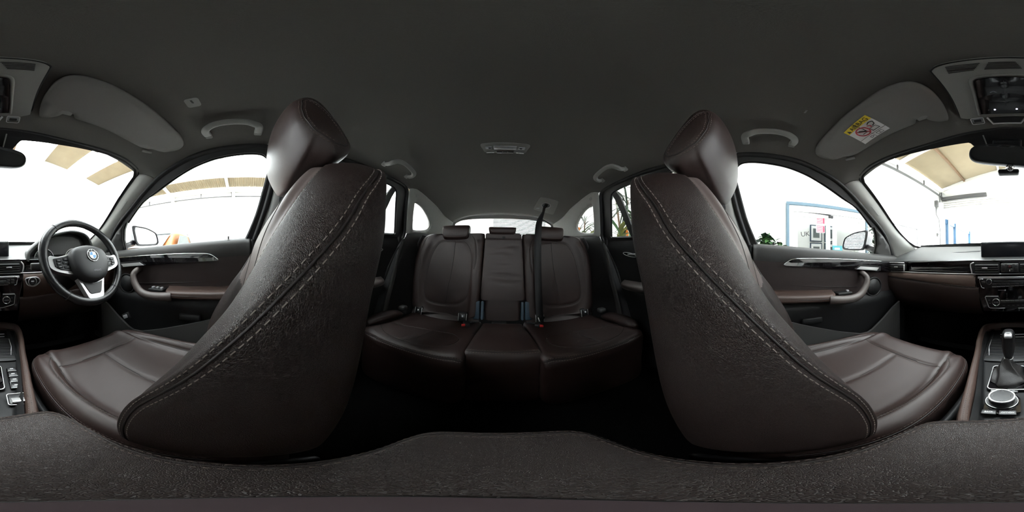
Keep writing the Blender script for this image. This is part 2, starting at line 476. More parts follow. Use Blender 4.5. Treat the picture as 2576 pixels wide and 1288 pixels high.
for xe in (HX0+0.1, HX1-0.1):
    MB().box((xe, (HY0+HY1)/2, HE-0.22), (0.14, HY1-HY0, 0.10)).mk('eaves_beam', 'steelwhite', roof, smooth=False)
    MB().box((xe, (HY0+HY1)/2, HE-0.52), (0.10, HY1-HY0, 0.03)).mk('eaves_rail', 'cablegrey', roof, smooth=False)
    for i in range(11):
        MB().box((xe, HY0+0.3+i*1.6, HE-0.37), (0.04, 0.04, 0.28)).mk('rail_bracket', 'cablegrey', roof, smooth=False)
for y in (-3.9, -0.6, 2.7, 6.0):
    MB().box((HX0+0.12, y, HE-0.75), (0.18, 0.16, 1.3)).mk('column_head', 'steelwhite', roof, smooth=False)

# open roller door in the front wall: rolled curtain, drum box, jambs
t = thing('roller_door', 'raised white roller door above the open front entrance', 'roller door')
for i in range(4):
    MB().prism([(OX0, HY0+0.04, OH-0.02+i*0.11), (OX0, HY0+0.10, OH+0.01+i*0.11), (OX0, HY0+0.12, OH+0.035+i*0.11), (OX0, HY0+0.10, OH+0.06+i*0.11), (OX0, HY0+0.04, OH+0.085+i*0.11)], (OX1-OX0, 0, 0)).mk('curtain_slat', 'steelwhite', t, smooth=False)
MB().box((OX1-1.1, HY0+0.10, OH+0.55), (2.2, 0.22, 0.14)).mk('drum_box', 'cablegrey', t, smooth=False)
MB().box((OX1+0.0, HY0+0.06, (OH+GR)/2), (0.07, 0.12, OH-GR)).mk('guide_rail', 'steelwhite', t, smooth=False)
MB().box((OX0-0.02, HY0+0.06, (OH+GR)/2), (0.10, 0.12, OH-GR)).mk('guide_rail', 'steelwhite', t, smooth=False)
t = thing('motor_box', 'grey shutter motor box with conduit at the corner beside the roller door', 'electrical box')
MB().box((3.27, HY0+0.50, 2.42), (0.2, 0.28, 0.42)).mk('casing', 'upvc', t, smooth=False, bevel=0.01)
MB().box((3.32, HY0+0.80, 2.52), (0.14, 0.14, 0.30)).mk('junction', 'cablegrey', t, smooth=False, bevel=0.01)
MB().tube([(3.35, HY0+0.80, 2.36), (3.35, HY0+0.78, 2.0), (3.35, HY0+0.5, 1.8), (3.35, HY0+0.4, 1.2), (3.35, HY0+0.4, 0.2)], 0.02).mk('conduit', 'cablegrey', t)
MB().tube([(3.33, HY0+0.42, 3.2), (3.33, HY0+0.42, 2.62)], 0.03).mk('conduit', 'cablegrey', t)
t = thing('door_control', 'small grey push-button box on the white wall beside the entrance', 'switch box')
MB().box((3.36, HY0+0.62, 1.05), (0.06, 0.14, 0.16)).mk('casing', 'cablegrey', t, smooth=False, bevel=0.008)
MB().box((3.33, HY0+0.62, 1.07), (0.02, 0.05, 0.05)).mk('button', 'darkplas', t, smooth=False)
t = thing('wall_window', 'narrow dark framed window in the white wall near the entrance', 'window')
MB().box((3.39, -6.1, 0.15), (0.05, 0.5, 1.3)).mk('frame', 'upvc', t, smooth=False, bevel=0.01)
MB().box((3.365, -6.1, 0.15), (0.03, 0.22, 1.16)).mk('pane', 'slat', t, smooth=False)
t = thing('wall_door', 'white flush door in a thin grey frame on the white wall', 'door')
MB().box((3.395, -4.3, 0.0), (0.04, 1.5, 2.1)).mk('leaf', 'upvc', t, smooth=False, bevel=0.01)
for yy in (-5.08, -3.52): MB().box((3.385, yy, 0.02), (0.05, 0.05, 2.14)).mk('jamb', 'greyprint', t, smooth=False)
MB().box((3.385, -4.3, 1.09), (0.05, 1.6, 0.04)).mk('head', 'greyprint', t, smooth=False)

# blue trimmed building seen through the entrance
t = thing('blue_building', 'white building with blue door frames beyond the entrance', 'building')
MB().box((4.16, -11.4, 0.6), (1.6, 7.6, 3.3)).mk('wall', 'wallwhite', t, smooth=False)
for y in (-7.74, -8.85, -12.0): MB().box((3.28, y, 0.45), (0.16, 0.16, 3.0)).mk('post', 'blue', t, smooth=False)
MB().box((3.30, -11.2, 1.85), (0.10, 7.2, 0.24)).mk('fascia', 'blue', t, smooth=False)
MB().box((3.33, -9.9, 0.1), (0.06, 1.2, 2.2)).mk('door', 'upvc', t, smooth=False, bevel=0.01)
MB().box((3.33, -8.1, 0.8), (0.04, 0.20, 0.26)).mk('door_sign', 'darkplas', t, smooth=False)

# glazed office doors with notices, and the small office behind them
t = thing('office_doors', 'white framed glazed double doors with pale blue surround in the right hand wall', 'door')
X = HX1
def fr(y0, y1, h0, h1, x=X-0.02, d=0.08, m='upvc', nm='frame'):
    return MB().box((x, (y0+y1)/2, (h0+h1)/2), (d, y1-y0, h1-h0)).mk(nm, m, t, smooth=False, bevel=0.004)
fr(DY0-0.06, DY1+0.06, DH, DH+0.07, X-0.05, 0.10, 'bluepale', 'surround'); fr(DY1, DY1+0.06, GR, DH, X-0.05, 0.10, 'bluepale', 'surround'); fr(DY0-0.06, DY0, GR, DH, X-0.05, 0.10, 'bluepale', 'surround')
fr(DY0, DY1, DH-0.14, DH); fr(DY1-0.10, DY1, GR, DH-0.14); fr(DY0, DY0+0.08, GR, DH-0.14)
ym = -1.66
for (a, b, nm) in ((ym+0.04, DY1-0.10, 'door_leaf'), (DY0+0.08, ym-0.04, 'door_leaf')):
    V, F = cdt_panel([(a, GR+0.02), (b, GR+0.02), (b, DH-0.15), (a, DH-0.15)], [[(a+0.09, GR+0.2), (b-0.09, GR+0.2), (b-0.09, DH-0.24), (a+0.09, DH-0.24)]], lambda y, h: (X-0.03, y, h), 0.5, 0.05, (1, 0, 0))
    lf = mk(nm, V, F, 'upvc', t, smooth=False)
    mk('pane', [(X, a+0.09, GR+0.2), (X, b-0.09, GR+0.2), (X, b-0.09, DH-0.24), (X, a+0.09, DH-0.24)], [(0, 1, 2, 3)], 'glass', lf, smooth=False)
    MB().box((X-0.07, a+0.05 if a > ym else b-0.05, -0.05), (0.05, 0.025, 0.16)).mk('handle', 'greyprint', lf, smooth=False, bevel=0.006)
MB().box((X-0.05, ym+0.03, DH-0.20), (0.05, 0.10, 0.06)).mk('closer', 'darkplas', t, smooth=False)
MB().prism([(X-0.035, ym+0.02, DH-0.145), (X-0.035, ym+0.55, DH-0.145), (X-0.035, ym+0.02, DH-0.175)], (0.05, 0, 0)).mk('gap_strip', 'darkplas', t, smooth=False)
for k, (h0, h1) in enumerate(((0.79, 0.96), (0.585, 0.755))):
    n = MB().box((X-0.006, ym+0.27, (h0+h1)/2), (0.004, 0.21, h1-h0)).mk('notice', 'paper', t, smooth=False)
    for j in range(5): MB().box((X-0.0095, ym+0.27, h0+0.02+j*0.033), (0.004, 0.19, 0.016)).mk('print_line', 'pinknote', n, smooth=False)
    MB().box((X-0.0105, ym+0.19, (h0+h1)/2), (0.004, 0.04, h1-h0-0.02)).mk('print_bar', 'pinknote', n, smooth=False)
text_obj('lettering', 'UK', 0.15, (X-0.008, -1.03, 0.535), (0, -1, 0.12), (0, 0.12, 1), 'darkplas', t)
o = MB().box((X-0.045, -1.80, 0.225), (0.01, 0.26, 0.15)).mk('round_sticker', 'teal', t, smooth=False, bevel=0.004, bseg=2)
MB().box((X-0.052, -1.79, 0.225), (0.006, 0.13, 0.04)).mk('sticker_print', 'paper', o, smooth=False)
room = struct('wall_office', 'white walls of the small office behind the glazed doors')
MB().box((5.6, -1.7, 0.3), (0.1, 4.4, 2.8)).mk('partition', 'wallwhite', room, smooth=False)
MB().box((4.58, 0.45, 0.3), (2.06, 0.1, 2.8)).mk('partition', 'wallwhite', room, smooth=False)
MB().box((4.58, -3.85, 0.3), (2.06, 0.1, 2.8)).mk('partition', 'wallwhite', room, smooth=False)
MB().box((4.43, -1.7, 1.75), (1.74, 4.4, 0.08)).mk('added_ceiling', 'wallwhite', room, smooth=False)  # unseen ceiling added to dim the office; gap left for sky light
for k, (y, h, nm) in enumerate(((-2.08, 0.92, 'upper'), (-2.08, 0.26, 'lower'), (-2.64, 0.92, 'upper'), (-2.64, 0.26, 'lower'))):
    f = thing('framed_picture', ('upper grey framed picture inside the office behind the pink notices', 'lower grey framed picture inside the office under the other one', 'upper dark framed picture in the gap between the office doors', 'lower dark framed picture in the gap between the office doors')[k], 'picture', 'pictures in the office')
    MB().box((5.52, y, h), (0.05, 0.46, 0.62)).mk('frame', 'bluegrey', f, smooth=False, bevel=0.01)
    MB().box((5.495, y, h), (0.02, 0.38, 0.54)).mk('mount', 'paper', f, smooth=False)
    MB().box((5.485, y, h), (0.02, 0.24, 0.34)).mk('print', 'picgrey', f, smooth=False)

# ================================================================ the car's shell
def Xs(h, y=0.0): return 0.715-0.36*max(h-0.03, 0)-0.13*max(0, y-0.8)
def ws_y(x, h): return -0.437-(0.438-h)*1.811+0.345*x*x
ws_half = [(0, .438), (.12, .433), (.24, .424), (.38, .417), (.473, .409), (.547, .394), (.575, .376), (.59, .34), (.612, .285), (.640, .217), (.657, .157), (.655, .1), (.635, .078), (.60, .0735), (.42, .0735), (.206, .081), (0, .083)]
def mir2(P): return list(P)+[(-x, h) for x, h in reversed(P[1:-1])]
ws_out = mir2(ws_half)
ws_out = [tuple(p) for p in arc_len(cr(ws_out, 140, True), 110, True)]
wsf = lambda x, h: (x, ws_y(x, h), h)
V, F = cdt_panel(ws_out, [], wsf, 0.08)
tag(mk('window_1', V, F, 'glass'), 'curved windscreen', kind='structure')
# black ceramic border of the windscreen with the sensor patch behind the mirror
cx = np.array([0, .25]); inner = []
for x, h in ws_out:
    v = np.array([x, h])-cx; L = np.linalg.norm(v); d = 0.014+0.010*max(0, v[1]/L)
    inner.append(tuple(cx+v*(1-d/L)))
inner2 = []
for x, h in inner:
    inner2.append((x, h))
V, F = cdt_panel(ws_out, [inner2], lambda x, h: (x, ws_y(x, h)+0.004, h-0.003), 0.2)
tr = struct('trim_1', 'black border, sensor patch and rubber edge around the windscreen')
mk('border', V, F, 'rubber', tr)
patch = [(-.13, .420), (.13, .420), (.108, .412), (.092, .398), (.084, .38), (.080, .368), (-.080, .368), (-.084, .38), (-.092, .398), (-.108, .412)]
V, F = cdt_panel(patch, [], lambda x, h: (x, ws_y(x, h)+0.008, h-0.006), 0.02)
mk('sensor_patch', V, F, 'rubber', tr)
mk('edge_seal', *tube_vf([(x, ws_y(x, h)+0.006, h-0.004) for x, h in ws_out], 0.006, 8, True), 'rubber', tr)
for s in (1, -1):
    MB().tube([(s*.066, ws_y(.066, .425)+0.012, .418), (s*.058, ws_y(.058, .39)+0.012, .384), (s*.056, ws_y(.056, .372)+0.012, .366)], 0.0022).mk('patch_edge', 'greyplas', tr)

# headliner
st = [(-.437, .575, .376, .438), (-.40, .59, .355, .455), (-.35, .605, .338, .468), (-.25, .589, .379, .485), (-.155, .578, .411, .50), (-.07, .574, .424, .51), (.03, .571, .432, .517), (.3, .570, .436, .522), (.63, .569, .438, .515), (.77, .568, .435, .507), (.86, .560, .434, .50), (.92, .552, .441, .497), (1.03, .544, .424, .49), (1.15, .535, .402, .478), (1.33, .527, .359, .455), (1.55, .508, .330, .42)]
st = cr(np.array(st), 90)
fr_x = [x for x, h in ws_half[:7]]; fr_h = [h for x, h in ws_half[:7]]
def liner_h(x, row):
    y, xr, hr, hc = row; t = min(1, abs(x)/xr)
    p = 2.6
    h = hr+(hc-hr)*max(0, 1-t**p)**0.75
    k = max(0, 1-(y+.437)/0.10)
    if k > 0:
        h = h*(1-k)+k*np.interp(abs(x), fr_x, fr_h)
    # moulded forms: recess around each visor, raised ribs beside the overhead console
    e = math.exp(-((y+.27)/.11)**4)*math.exp(-((abs(x)-.33)/.225)**6); h += 0.012*e
    ff = 1-math.exp(-((y+.437)/.045)**2); h -= 0.012*e*(1-ff)
    rib = ff*math.exp(-((abs(x)-(.128-.06*(y+.40)))/.016)**2)*math.exp(-((y+.36)/.14)**4); h -= 0.010*rib
    return h
NX = 81; V = []
for row in st:
    for j in range(NX):
        t = -1+2*j/(NX-1); t = math.copysign(1-(1-abs(t))**1.25, t); x = t*row[1]
        V.append((x, row[0], liner_h(x, row)))
def liner_at(x, y):
    r = np.array([np.interp(y, st[:, 0], st[:, k]) for k in range(4)]); return liner_h(x, r)
hl = mk('ceiling', V, grid_faces(len(st), NX), 'headliner', solid=0.012, soff=0)
tag(hl, 'grey fabric headliner of the car', kind='structure')

# windscreen side of each front pillar
seal_f = [(-.80, .0), (-.678, .135), (-.51, .241), (-.358, .333), (-.255, .377), (-.15, .409), (-.06, .4225), (.02, .429), (.075, .427), (.108, .405), (.112, .36), (.098, .27), (.075, .17), (.035, .05)]
pn = 2
for s in (1, -1):
    A = cr(np.array([(x, ws_y(x, h), h) for x, h in [(.575, .376), (.59, .34), (.612, .285), (.640, .217), (.657, .157), (.655, .1), (.645, .06), (.66, .02), (.675, -.03)]]), 60)
    B = cr(np.array([(Xs(h), y, h) for y, h in [(-.355, .335), (-.42, .296), (-.51, .241), (-.60, .187), (-.678, .135), (-.74, .075), (-.80, .0), (-.805, -.03)]]), 60)
    A = arc_len(A, 60); B = arc_len(B, 60); V = []
    for i in range(60):
        for j in range(9):
            t = j/8; p = A[i]*(1-t)+B[i]*t
            b = math.sin(PI*t)*0.022
            p = p+np.array([-b*0.75, b*0.65, 0.0]); V.append((s*p[0], p[1], p[2]))
    tr = struct('trim_%d' % pn, 'grey trim of the %s front pillar' % ('passenger side' if s > 0 else 'driver side')); pn += 1
    mk('pillar_cover', V, grid_faces(60, 9), 'pillar', tr, solid=0.006, soff=0)
    i = 16; q = [V[k*9+3] for k in range(14, 21)]
    mk('airbag_emboss', *tube_vf([(p[0]-s*.0015, p[1]+.0015, p[2]) for p in q]+[(p[0]-s*.004, p[1]+.003, p[2]-.004) for p in reversed([V[k*9+4] for k in range(14, 21)])], 0.0012, 6, True), 'greyprint', tr)
    mk('joint', *tube_vf([V[j] for j in range(9)], 0.0016, 6), 'darkplas', tr)

# rubber door seals that follow the openings
seal_r = [(.16, .05), (.185, .20), (.20, .33), (.235, .405), (.30, .430), (.45, .436), (.63, .436), (.735, .437), (.80, .432), (.838, .410), (.862, .347), (.90, .245), (.936, .146), (.915, .08), (.86, .0), (.787, -.13), (.718, -.26), (.68, -.36), (.65, -.50), (.63, -.66)]
for s in (1, -1):
    tr = struct('trim_%d' % pn, 'black rubber seals of the %s door openings' % ('passenger side' if s > 0 else 'driver side')); pn += 1
    P = [(s*(Xs(h)-.006), y, h) for y, h in cr(np.array(seal_f), 90)]
    mk('front_seal', *tube_vf(P, 0.0115, 10), 'rubber', tr)
    P = [(s*(Xs(h)+.012), y+.002, h-.016) for y, h in cr(np.array(seal_f[:11]), 90)]
    mk('front_inner_seal', *tube_vf(P, 0.006, 8), 'softblack', tr)
    P = [(s*(Xs(h, y)-.006-(0.02 if h < .1 else 0)), y, h) for y, h in cr(np.array(seal_r), 110)]
    mk('rear_seal', *tube_vf(P, 0.0125, 10), 'rubber', tr)

# middle pillars
for s in (1, -1):
    tr = struct('trim_%d' % pn, 'grey trim of the %s middle pillar' % ('passenger side' if s > 0 else 'driver side')); pn += 1
    R = []
    for h, y0, y1 in ((.435, .07, .29), (.39, .10, .23), (.33, .112, .205), (.25, .10, .195), (.17, .085, .185), (.05, .045, .165)):
        x = Xs(h); R.append([(s*(x+.005), y0, h), (s*(x-.022), y0+.012, h), (s*(x-.03), (y0+y1)/2, h), (s*(x-.022), y1-.012, h), (s*(x+.005), y1, h)])
    A = cr(np.array(R), 24); A = np.swapaxes(cr(np.swapaxes(A, 0, 1), 14), 0, 1)
    mk('upper_cover', A.reshape(-1, 3), grid_faces(24, 14), 'pillar', tr)
    R = []
    for h, y0, y1 in ((.05, .04, .165), (-.1, .0, .19), (-.3, -.02, .22), (-.5, -.03, .25), (-.68, -.05, .28)):
        x = .70; R.append([(s*(x+.01), y0, h), (s*(x-.03), y0+.015, h), (s*(x-.035), (y0+y1)/2, h), (s*(x-.03), y1-.015, h), (s*(x+.01), y1, h)])
    A = cr(np.array(R), 24); A = np.swapaxes(cr(np.swapaxes(A, 0, 1), 14), 0, 1)
    mk('lower_cover', A.reshape(-1, 3), grid_faces(24, 14), 'darkplas', tr)
    b = [(s*(Xs(h)-.035-(.02 if h < 0 else 0)), y, h) for y, h in ((.155, .30), (.15, .2), (.16, .1), (.17, -.1), (.2, -.4), (.22, -.62))]
    P = cr(np.array(b), 30)
    mk('belt', [q for p in P for q in ((p[0], p[1]-.024, p[2]), (p[0], p[1]+.024, p[2]))], grid_faces(30, 2), 'beltblack', tr, solid=0.0015)
    MB().box((s*(Xs(.31)-.03), .155, .315), (.03, .05, .07)).mk('belt_anchor', 'darkplas', tr, bevel=.008)

# front and rear side glass
gl_f = [(-.622, .026), (-.622, .08), (-.60, .135), (-.571, .17), (-.455, .252), (-.37, .285), (-.29, .32), (-.2, .358), (-.12, .383), (-.06, .394), (0, .401), (.035, .402), (.062, .397), (.081, .379), (.087, .352), (.073, .274), (.048, .173), (.02, .10), (.003, .064), (-.16, .053), (-.31, .042), (-.48, .033)]
gl_r = [(.285, .105), (.265, .2), (.27, .33), (.285, .385), (.32, .402), (.5, .407), (.64, .408), (.72, .402), (.750, .392), (.768, .37), (.80, .29), (.86, .145), (.855, .135), (.6, .118)]
wn = 2
for s in (1, -1):
    side = 'passenger side' if s > 0 else 'driver side'
    V, F = cdt_panel(gl_f, [], lambda a, b: (s*(Xs(b)+.014), a, b), 0.12)
    tag(mk('window_%d' % wn, V, F, 'glass'), '%s front door glass' % side, kind='structure'); wn += 1
    V, F = cdt_panel(gl_r, [], lambda a, b: (s*(Xs(b)+.014), a, b), 0.12)
    tag(mk('window_%d' % wn, V, F, 'glass'), '%s rear door glass' % side, kind='structure'); wn += 1

# rear quarter panel with its small window
qg = [(.948, .368), (1.03, .359), (1.13, .315), (1.20, .265), (1.207, .222), (1.162, .193), (1.04, .177), (1.003, .195), (.970, .266), (.955, .32)]
qs = [tuple(p) for p in cr(np.array(qg), 50, True)]
cseam = [(.838, .424), (.905, .444), (.958, .447), (1.045, .425), (1.19, .398), (1.36, .354), (1.565, .33)]
cs = [tuple(p) for p in cr(np.array(cseam), 40)]
for s in (1, -1):
    side = 'passenger side' if s > 0 else 'driver side'
    outer = cs+[(1.60, .20), (1.40, .19), (1.2, .172), (1.03, .160), (.936, .146), (.90, .245), (.862, .347)]
    def qf(a, b):
        dq = min(math.hypot(a-p[0], b-p[1]) for p in qs)
        x = Xs(b, a)-.012*min(1, dq/.035)**.6
        x -= .014*math.exp(-((a-(.872+.42*(.40-b)))/.035)**2)*(1 if a < 1.0 else 0)
        return (s*x, a, b)
    V, F = cdt_panel(outer, [qs], qf, 0.018)
    tr = struct('trim_%d' % pn, 'light grey %s rear pillar panel with a small window opening' % side); pn += 1
    mk('panel', V, F, 'pillar', tr, solid=0.006, soff=0)
    mk('window_lip', *tube_vf([(s*(Xs(b, a)+.004), a, b) for a, b in qs], 0.008, 8, True), 'pillar', tr)
    mk('glass_edge', *tube_vf([(s*(Xs(b, a)+.010), a+(1.07-a)*.03, b+(.26-b)*.03) for a, b in qs], 0.003, 6, True), 'rubber', tr)
    mk('seam', *tube_vf([(s*(Xs(b, a)-.012), a, b-.001) for a, b in cs], 0.0016, 6), 'darkplas', tr)
    V2 = [(s*(Xs(.40, .95)-.024+.0), .915+.014*math.cos(q)+.003*math.sin(q), .40+.012*math.sin(q)) for q in [2*PI*i/24 for i in range(24)]]
    mk('airbag_emboss', *tube_vf(V2, 0.0014, 6, True), 'greyprint', tr)
    V, F = cdt_panel(qs, [], lambda a, b: (s*(Xs(b, a)+.012), a, b), 0.1)
    tag(mk('window_%d' % wn, V, F, 'glass'), '%s rear quarter glass' % side, kind='structure'); wn += 1
    # dark lower side trim beside the bench, and boot side
    R = []
    low = cr(np.array([(.936, .146), (.905, .07), (.85, -.01), (.78, -.14), (.712, -.26), (.672, -.36), (.645, -.50), (.63, -.68)]), 30)
    for y, h in low:
        q = .07*max(0, min(1, (h+.05)/.19))
        R.append([(s*(Xs(h, y)-.03), y, h), (s*(.640), y+.03, h+q*.25), (s*.632, y+.12, h+q*.5), (s*.625, 1.2, h+q*.7), (s*.60, 1.62, h+q)])
    A = np.array(R); A = np.swapaxes(cr(np.swapaxes(A, 0, 1), 20), 0, 1)
    mk('lower_panel', A.reshape(-1, 3), grid_faces(30, 20), 'darkplas', tr)
    MB().box((s*.690, .925, .115), (.05, .05, .10)).mk('corner_filler', 'rubber', tr, bevel=.008)
    P = cr(np.array([(s*.652, .915, .10), (s*.648, .86, -.0), (s*.640, .80, -.13), (s*.632, .735, -.26), (s*.627, .695, -.37)]), 30)
    mk('sill_strip', [q for p in P for q in ((p[0]-s*.004, p[1]-.012, p[2]), (p[0]-s*.010, p[1]+.004, p[2]), (p[0]-s*.004, p[1]+.03, p[2]))], grid_faces(30, 3), 'softblack', tr)

# tailgate: trim arch, rear glass, lower lining
arch = [(-.515, .30), (-.50, .335), (-.357, .394), (-.16, .413), (0, .420), (.16, .413), (.357, .394), (.50, .335), (.515, .30)]
rg = [(-.50, .08), (-.495, .29), (-.445, .348), (-.31, .372), (-.11, .380), (0, .381), (.11, .380), (.31, .372), (.445, .348), (.495, .29), (.50, .08)]
ar = [tuple(p) for p in cr(np.array(arch), 50)]; rgs = [tuple(p) for p in cr(np.array(rg), 60)]
gate = struct('trim_%d' % pn, 'grey tailgate lining around the rear window'); pn += 1
ty = lambda h: 1.56+(.42-h)*.55
V, F = cdt_panel(ar+[(.56, .1), (.56, -.68), (-.56, -.68), (-.56, .1)], [rgs+[]], lambda a, b: (a, ty(b)+.08*(1-(a/.55)**2)-.02, b), 0.06)
mk('lining', V, F, 'greyplas', gate, solid=0.01, soff=0)
mk('roof_edge', [q for a, b in ar for q in ((a*1.005, 1.540, b+.006), (a*1.0, 1.59, b+.006), (a*.99, 1.66, b+.002))], grid_faces(50, 3), 'greyplas', gate)
mk('arch_gap', *tube_vf([(a, 1.548+.0*a, b) for a, b in ar], 0.0022, 8), 'darkplas', gate)
V, F = cdt_panel(rgs, [], lambda a, b: (a, ty(b)+.08*(1-(a/.55)**2), b), 0.1)
tag(mk('window_%d' % wn, V, F, 'glass'), 'rear window glass', kind='structure'); wn += 1
tag(MB().box((0, 1.55, -.60), (1.2, 1.0, .02)).mk('floor_boot', 'carpet', smooth=False), 'black boot floor carpet', kind='structure')

# cabin floor, bulkhead, side sills
tag(MB().box((0, .15, -.73), (1.44, 2.6, .03)).mk('floor_cabin', 'carpet', smooth=False), 'black cabin floor carpet', kind='structure')
V, F = [], []
for s in (1, -1):
    o = mk('baseboard_right' if s > 0 else 'baseboard_left', MB().box((s*.725, .0, -.35), (.02, 2.3, .75)).V, MB().box((0, 0, 0), (1, 1, 1)).F, 'darkplas', smooth=False)
    b_ = MB().box((s*.745, 1.0, -.33), (.02, 1.5, .88)).mk('quarter_lining', 'darkplas', o, smooth=False)
    tag(o, 'black %s side sill lining' % ('passenger' if s > 0 else 'driver'), kind='structure')
tag(MB().box((0, -1.16, -.32), (1.44, .03, .84)).mk('wall_bulkhead', 'carpet', smooth=False), 'black bulkhead lining under the dashboard', kind='structure')
# ================================================================ doors
M['pull'] = mat('grey_brown_pull', (0.075, 0.060, 0.055), 0.5, bump=0.2, bscale=600)
def strip_loft(rows, nu=60, nv=24):
    A = cr(np.array(rows), nu); A = np.swapaxes(cr(np.swapaxes(A, 0, 1), nv), 0, 1)
    return A.reshape(-1, 3), grid_faces(nu, nv)
dn = 1
for s in (-1, 1):
    side = 'passenger side' if s > 0 else 'driver side'
    d = struct('door_%d' % dn, '%s front door with gloss black trim strip, curved pull and brown armrest' % side); dn += 1
    sill = lambda y: .063+.06*y
    # black frame round the glass, with the mirror triangle
    outer = [tuple(p) for p in cr(np.array(seal_f), 60)]+[(-.02, .052), (-.2, .04), (-.4, .028), (-.6, .015), (-.75, .003)]
    V, F = cdt_panel(outer, [gl_f], lambda a, b: (s*(Xs(b)-.002), a, b), 0.05)
    mk('window_frame', V, F, 'rubber', d, solid=.012, soff=0, smooth=False)
    mk('glass_run', *tube_vf([(s*(Xs(b)+.004), a, b) for a, b in cr(np.array(gl_f[3:19]), 60)], .005, 8), 'darkplas', d)
    # mirror triangle cover
    V, F = cdt_panel([(-.625, .02), (-.627, .08), (-.605, .138), (-.58, .168), (-.66, .125), (-.72, .08), (-.765, .02), (-.70, .008)], [], lambda a, b: (s*(Xs(b)-.013), a, b), .03)
    mk('mirror_triangle', V, F, 'softblack', d, solid=.012, soff=0)
    ys = [-.80, -.70, -.6, -.45, -.3, -.15, -.05, .0, .02, .026]
    rows = []
    for y in ys:
        q = sill(y); e = .03 if y > .022 else 0
        rows.append([(s*(.722), y, q-.004), (s*(.706+e), y, q), (s*(.690+e), y, q-.004), (s*(.677+e), y, q-.020), (s*(.673+e), y, q-.045), (s*(.678+e), y, q-.075), (s*(.690+e), y, q-.11)])
    mk('upper_roll', *strip_loft(rows), 'softblack', d)
    rows = []
    for y in ys:
        e = .02 if y > .022 else 0
        rows.append([(s*(.674+e), y, sill(y)-.072), (s*(.682+e), y, -.09), (s*(.688+e), y, -.13), (s*(.692+e), y, -.18), (s*(.69+e), y, -.23)])
    mk('insert', *strip_loft(rows), 'doorinsert', d)
    rows = []
    for y in ys:
        e = .02 if y > .022 else 0
        rows.append([(s*(.686+e), y, -.20), (s*(.672+e), y, -.235), (s*(.678+e), y, -.29), (s*(.69+e), y, -.38), (s*(.70+e), y, -.5), (s*(.70+e), y, -.68)])
    mk('lower_panel', *strip_loft(rows), 'darkplas', d)
    MB().box((s*.715, .03, -.15), (.06, .02, .42)).mk('rear_edge', 'rubber', d, bevel=.006)
    # gloss strip, chrome line
    tp = cr(np.array([(-.79, -.028), (-.646, -.020), (-.476, -.0095), (-.30, -.002), (-.20, -.0015), (-.145, -.005), (-.11, -.027)]), 40)
    bt = cr(np.array([(-.12, -.030), (-.24, -.038), (-.476, -.059), (-.65, -.077), (-.79, -.088)]), 30)
    V, F = cdt_panel([tuple(p) for p in tp]+[tuple(p) for p in bt], [], lambda a, b: (s*(.668-.004*math.cos((b+.035)*40)), a, b), .02, .008, (s, 0, 0))
    mk('gloss_strip', V, F, 'piano', d, smooth=False)
    mk('chrome_line', *tube_vf([(s*.6655, a, b+.001) for a, b in tp[6:]], .0020, 8), 'chrome', d)
    # inner handle in its recess
    V, F = cdt_panel([(-.635, -.045), (-.49, -.032), (-.462, -.056), (-.60, -.075), (-.635, -.072)], [], lambda a, b: (s*.6625, a, b), .05, .004, (s, 0, 0))
    h = mk('handle_recess', V, F, 'darkplas', d, smooth=False)
    V, F = cdt_panel([(-.615, -.053), (-.492, -.042), (-.466, -.055), (-.598, -.069)], [], lambda a, b: (s*(.652+.02*abs(a+.54)), a, b), .02, .008, (s, 0, 0))
    mk('release_lever', V, F, 'satin', d, smooth=False, bevel=.0015)
    # curved pull
    P = cr(np.array([(.685, -.500, -.072), (.650, -.505, -.082), (.630, -.510, -.105), (.622, -.495, -.140), (.615, -.460, -.174), (.612, -.420, -.188), (.612, -.375, -.189), (.613, -.325, -.184), (.620, -.300, -.182)]), 50)
    mk('pull', *tube_vf([(s*p[0], p[1], p[2]) for p in P], [.013+.006*min(1, i/30) for i in range(50)], 14), 'pull', d)
    # armrest
    rows = []
    for y, w, t in ((-.345, .02, .0), (-.335, .06, .0), (-.30, .082, .0), (-.2, .085, .004), (-.1, .088, .010), (-.03, .085, .014), (.0, .06, .014), (.006, .02, .012)):
        h0 = -.158+.055*(y+.3)
        rows.append([(s*.695, y, h0+.006), (s*(.695-w*.5), y, h0+.002), (s*(.695-w*.92), y, h0-.003), (s*(.695-w), y, h0-.016), (s*(.695-w*.94), y, h0-.032), (s*(.695-w*.5), y, h0-.040), (s*.695, y, h0-.05)])
    V, F = loft(rows, 60, 40)
    mk('armrest', V, F, 'doorleather', d)
    mk('armrest_seam', *tube_vf([(s*.6095, y, -.158+.055*(y+.3)-.018) for y in np.linspace(-.31, -.02, 20)], .0012, 6), 'leather_dark', d)
    mk('insert_seam', *tube_vf([(s*.6875, y, -.106-.095*(-.02-y)) for y in np.linspace(-.52, -.0, 20)], .0014, 6), 'leather_dark', d)
    # window switches, lock pin, loudspeaker
    sw = MB().box((s*.655, -.385, -.166), (.05, .075, .012)).mk('switch_plate', 'darkplas', d, bevel=.003)
    for k in range(3 if s < 0 else 1): MB().box((s*.650, -.405+k*.022, -.157), (.016, .013, .01)).mk('switch', 'greyprint', sw, bevel=.002)
    p = MB().cyl((s*.70, -.072, .052), (s*.70, -.072, .073), .003, .0036, 12).mk('lock_pin', 'darkplas', d)
    MB().cyl((s*.70, -.072, .054), (s*.70, -.072, .060), .009, .007, 16).mk('pin_collar', 'greyplas', p)
    sp = mk('loudspeaker', *tube_vf([(s*.683, -.598+.056*math.cos(q), -.163+.052*math.sin(q)) for q in np.linspace(0, 2*PI, 40, endpoint=False)], .006, 8, True), 'darkplas', d)
    MB().cyl((s*.688, -.598, -.163), (s*.676, -.598, -.163), .050, .044, 32).mk('grille', 'rubber', sp)
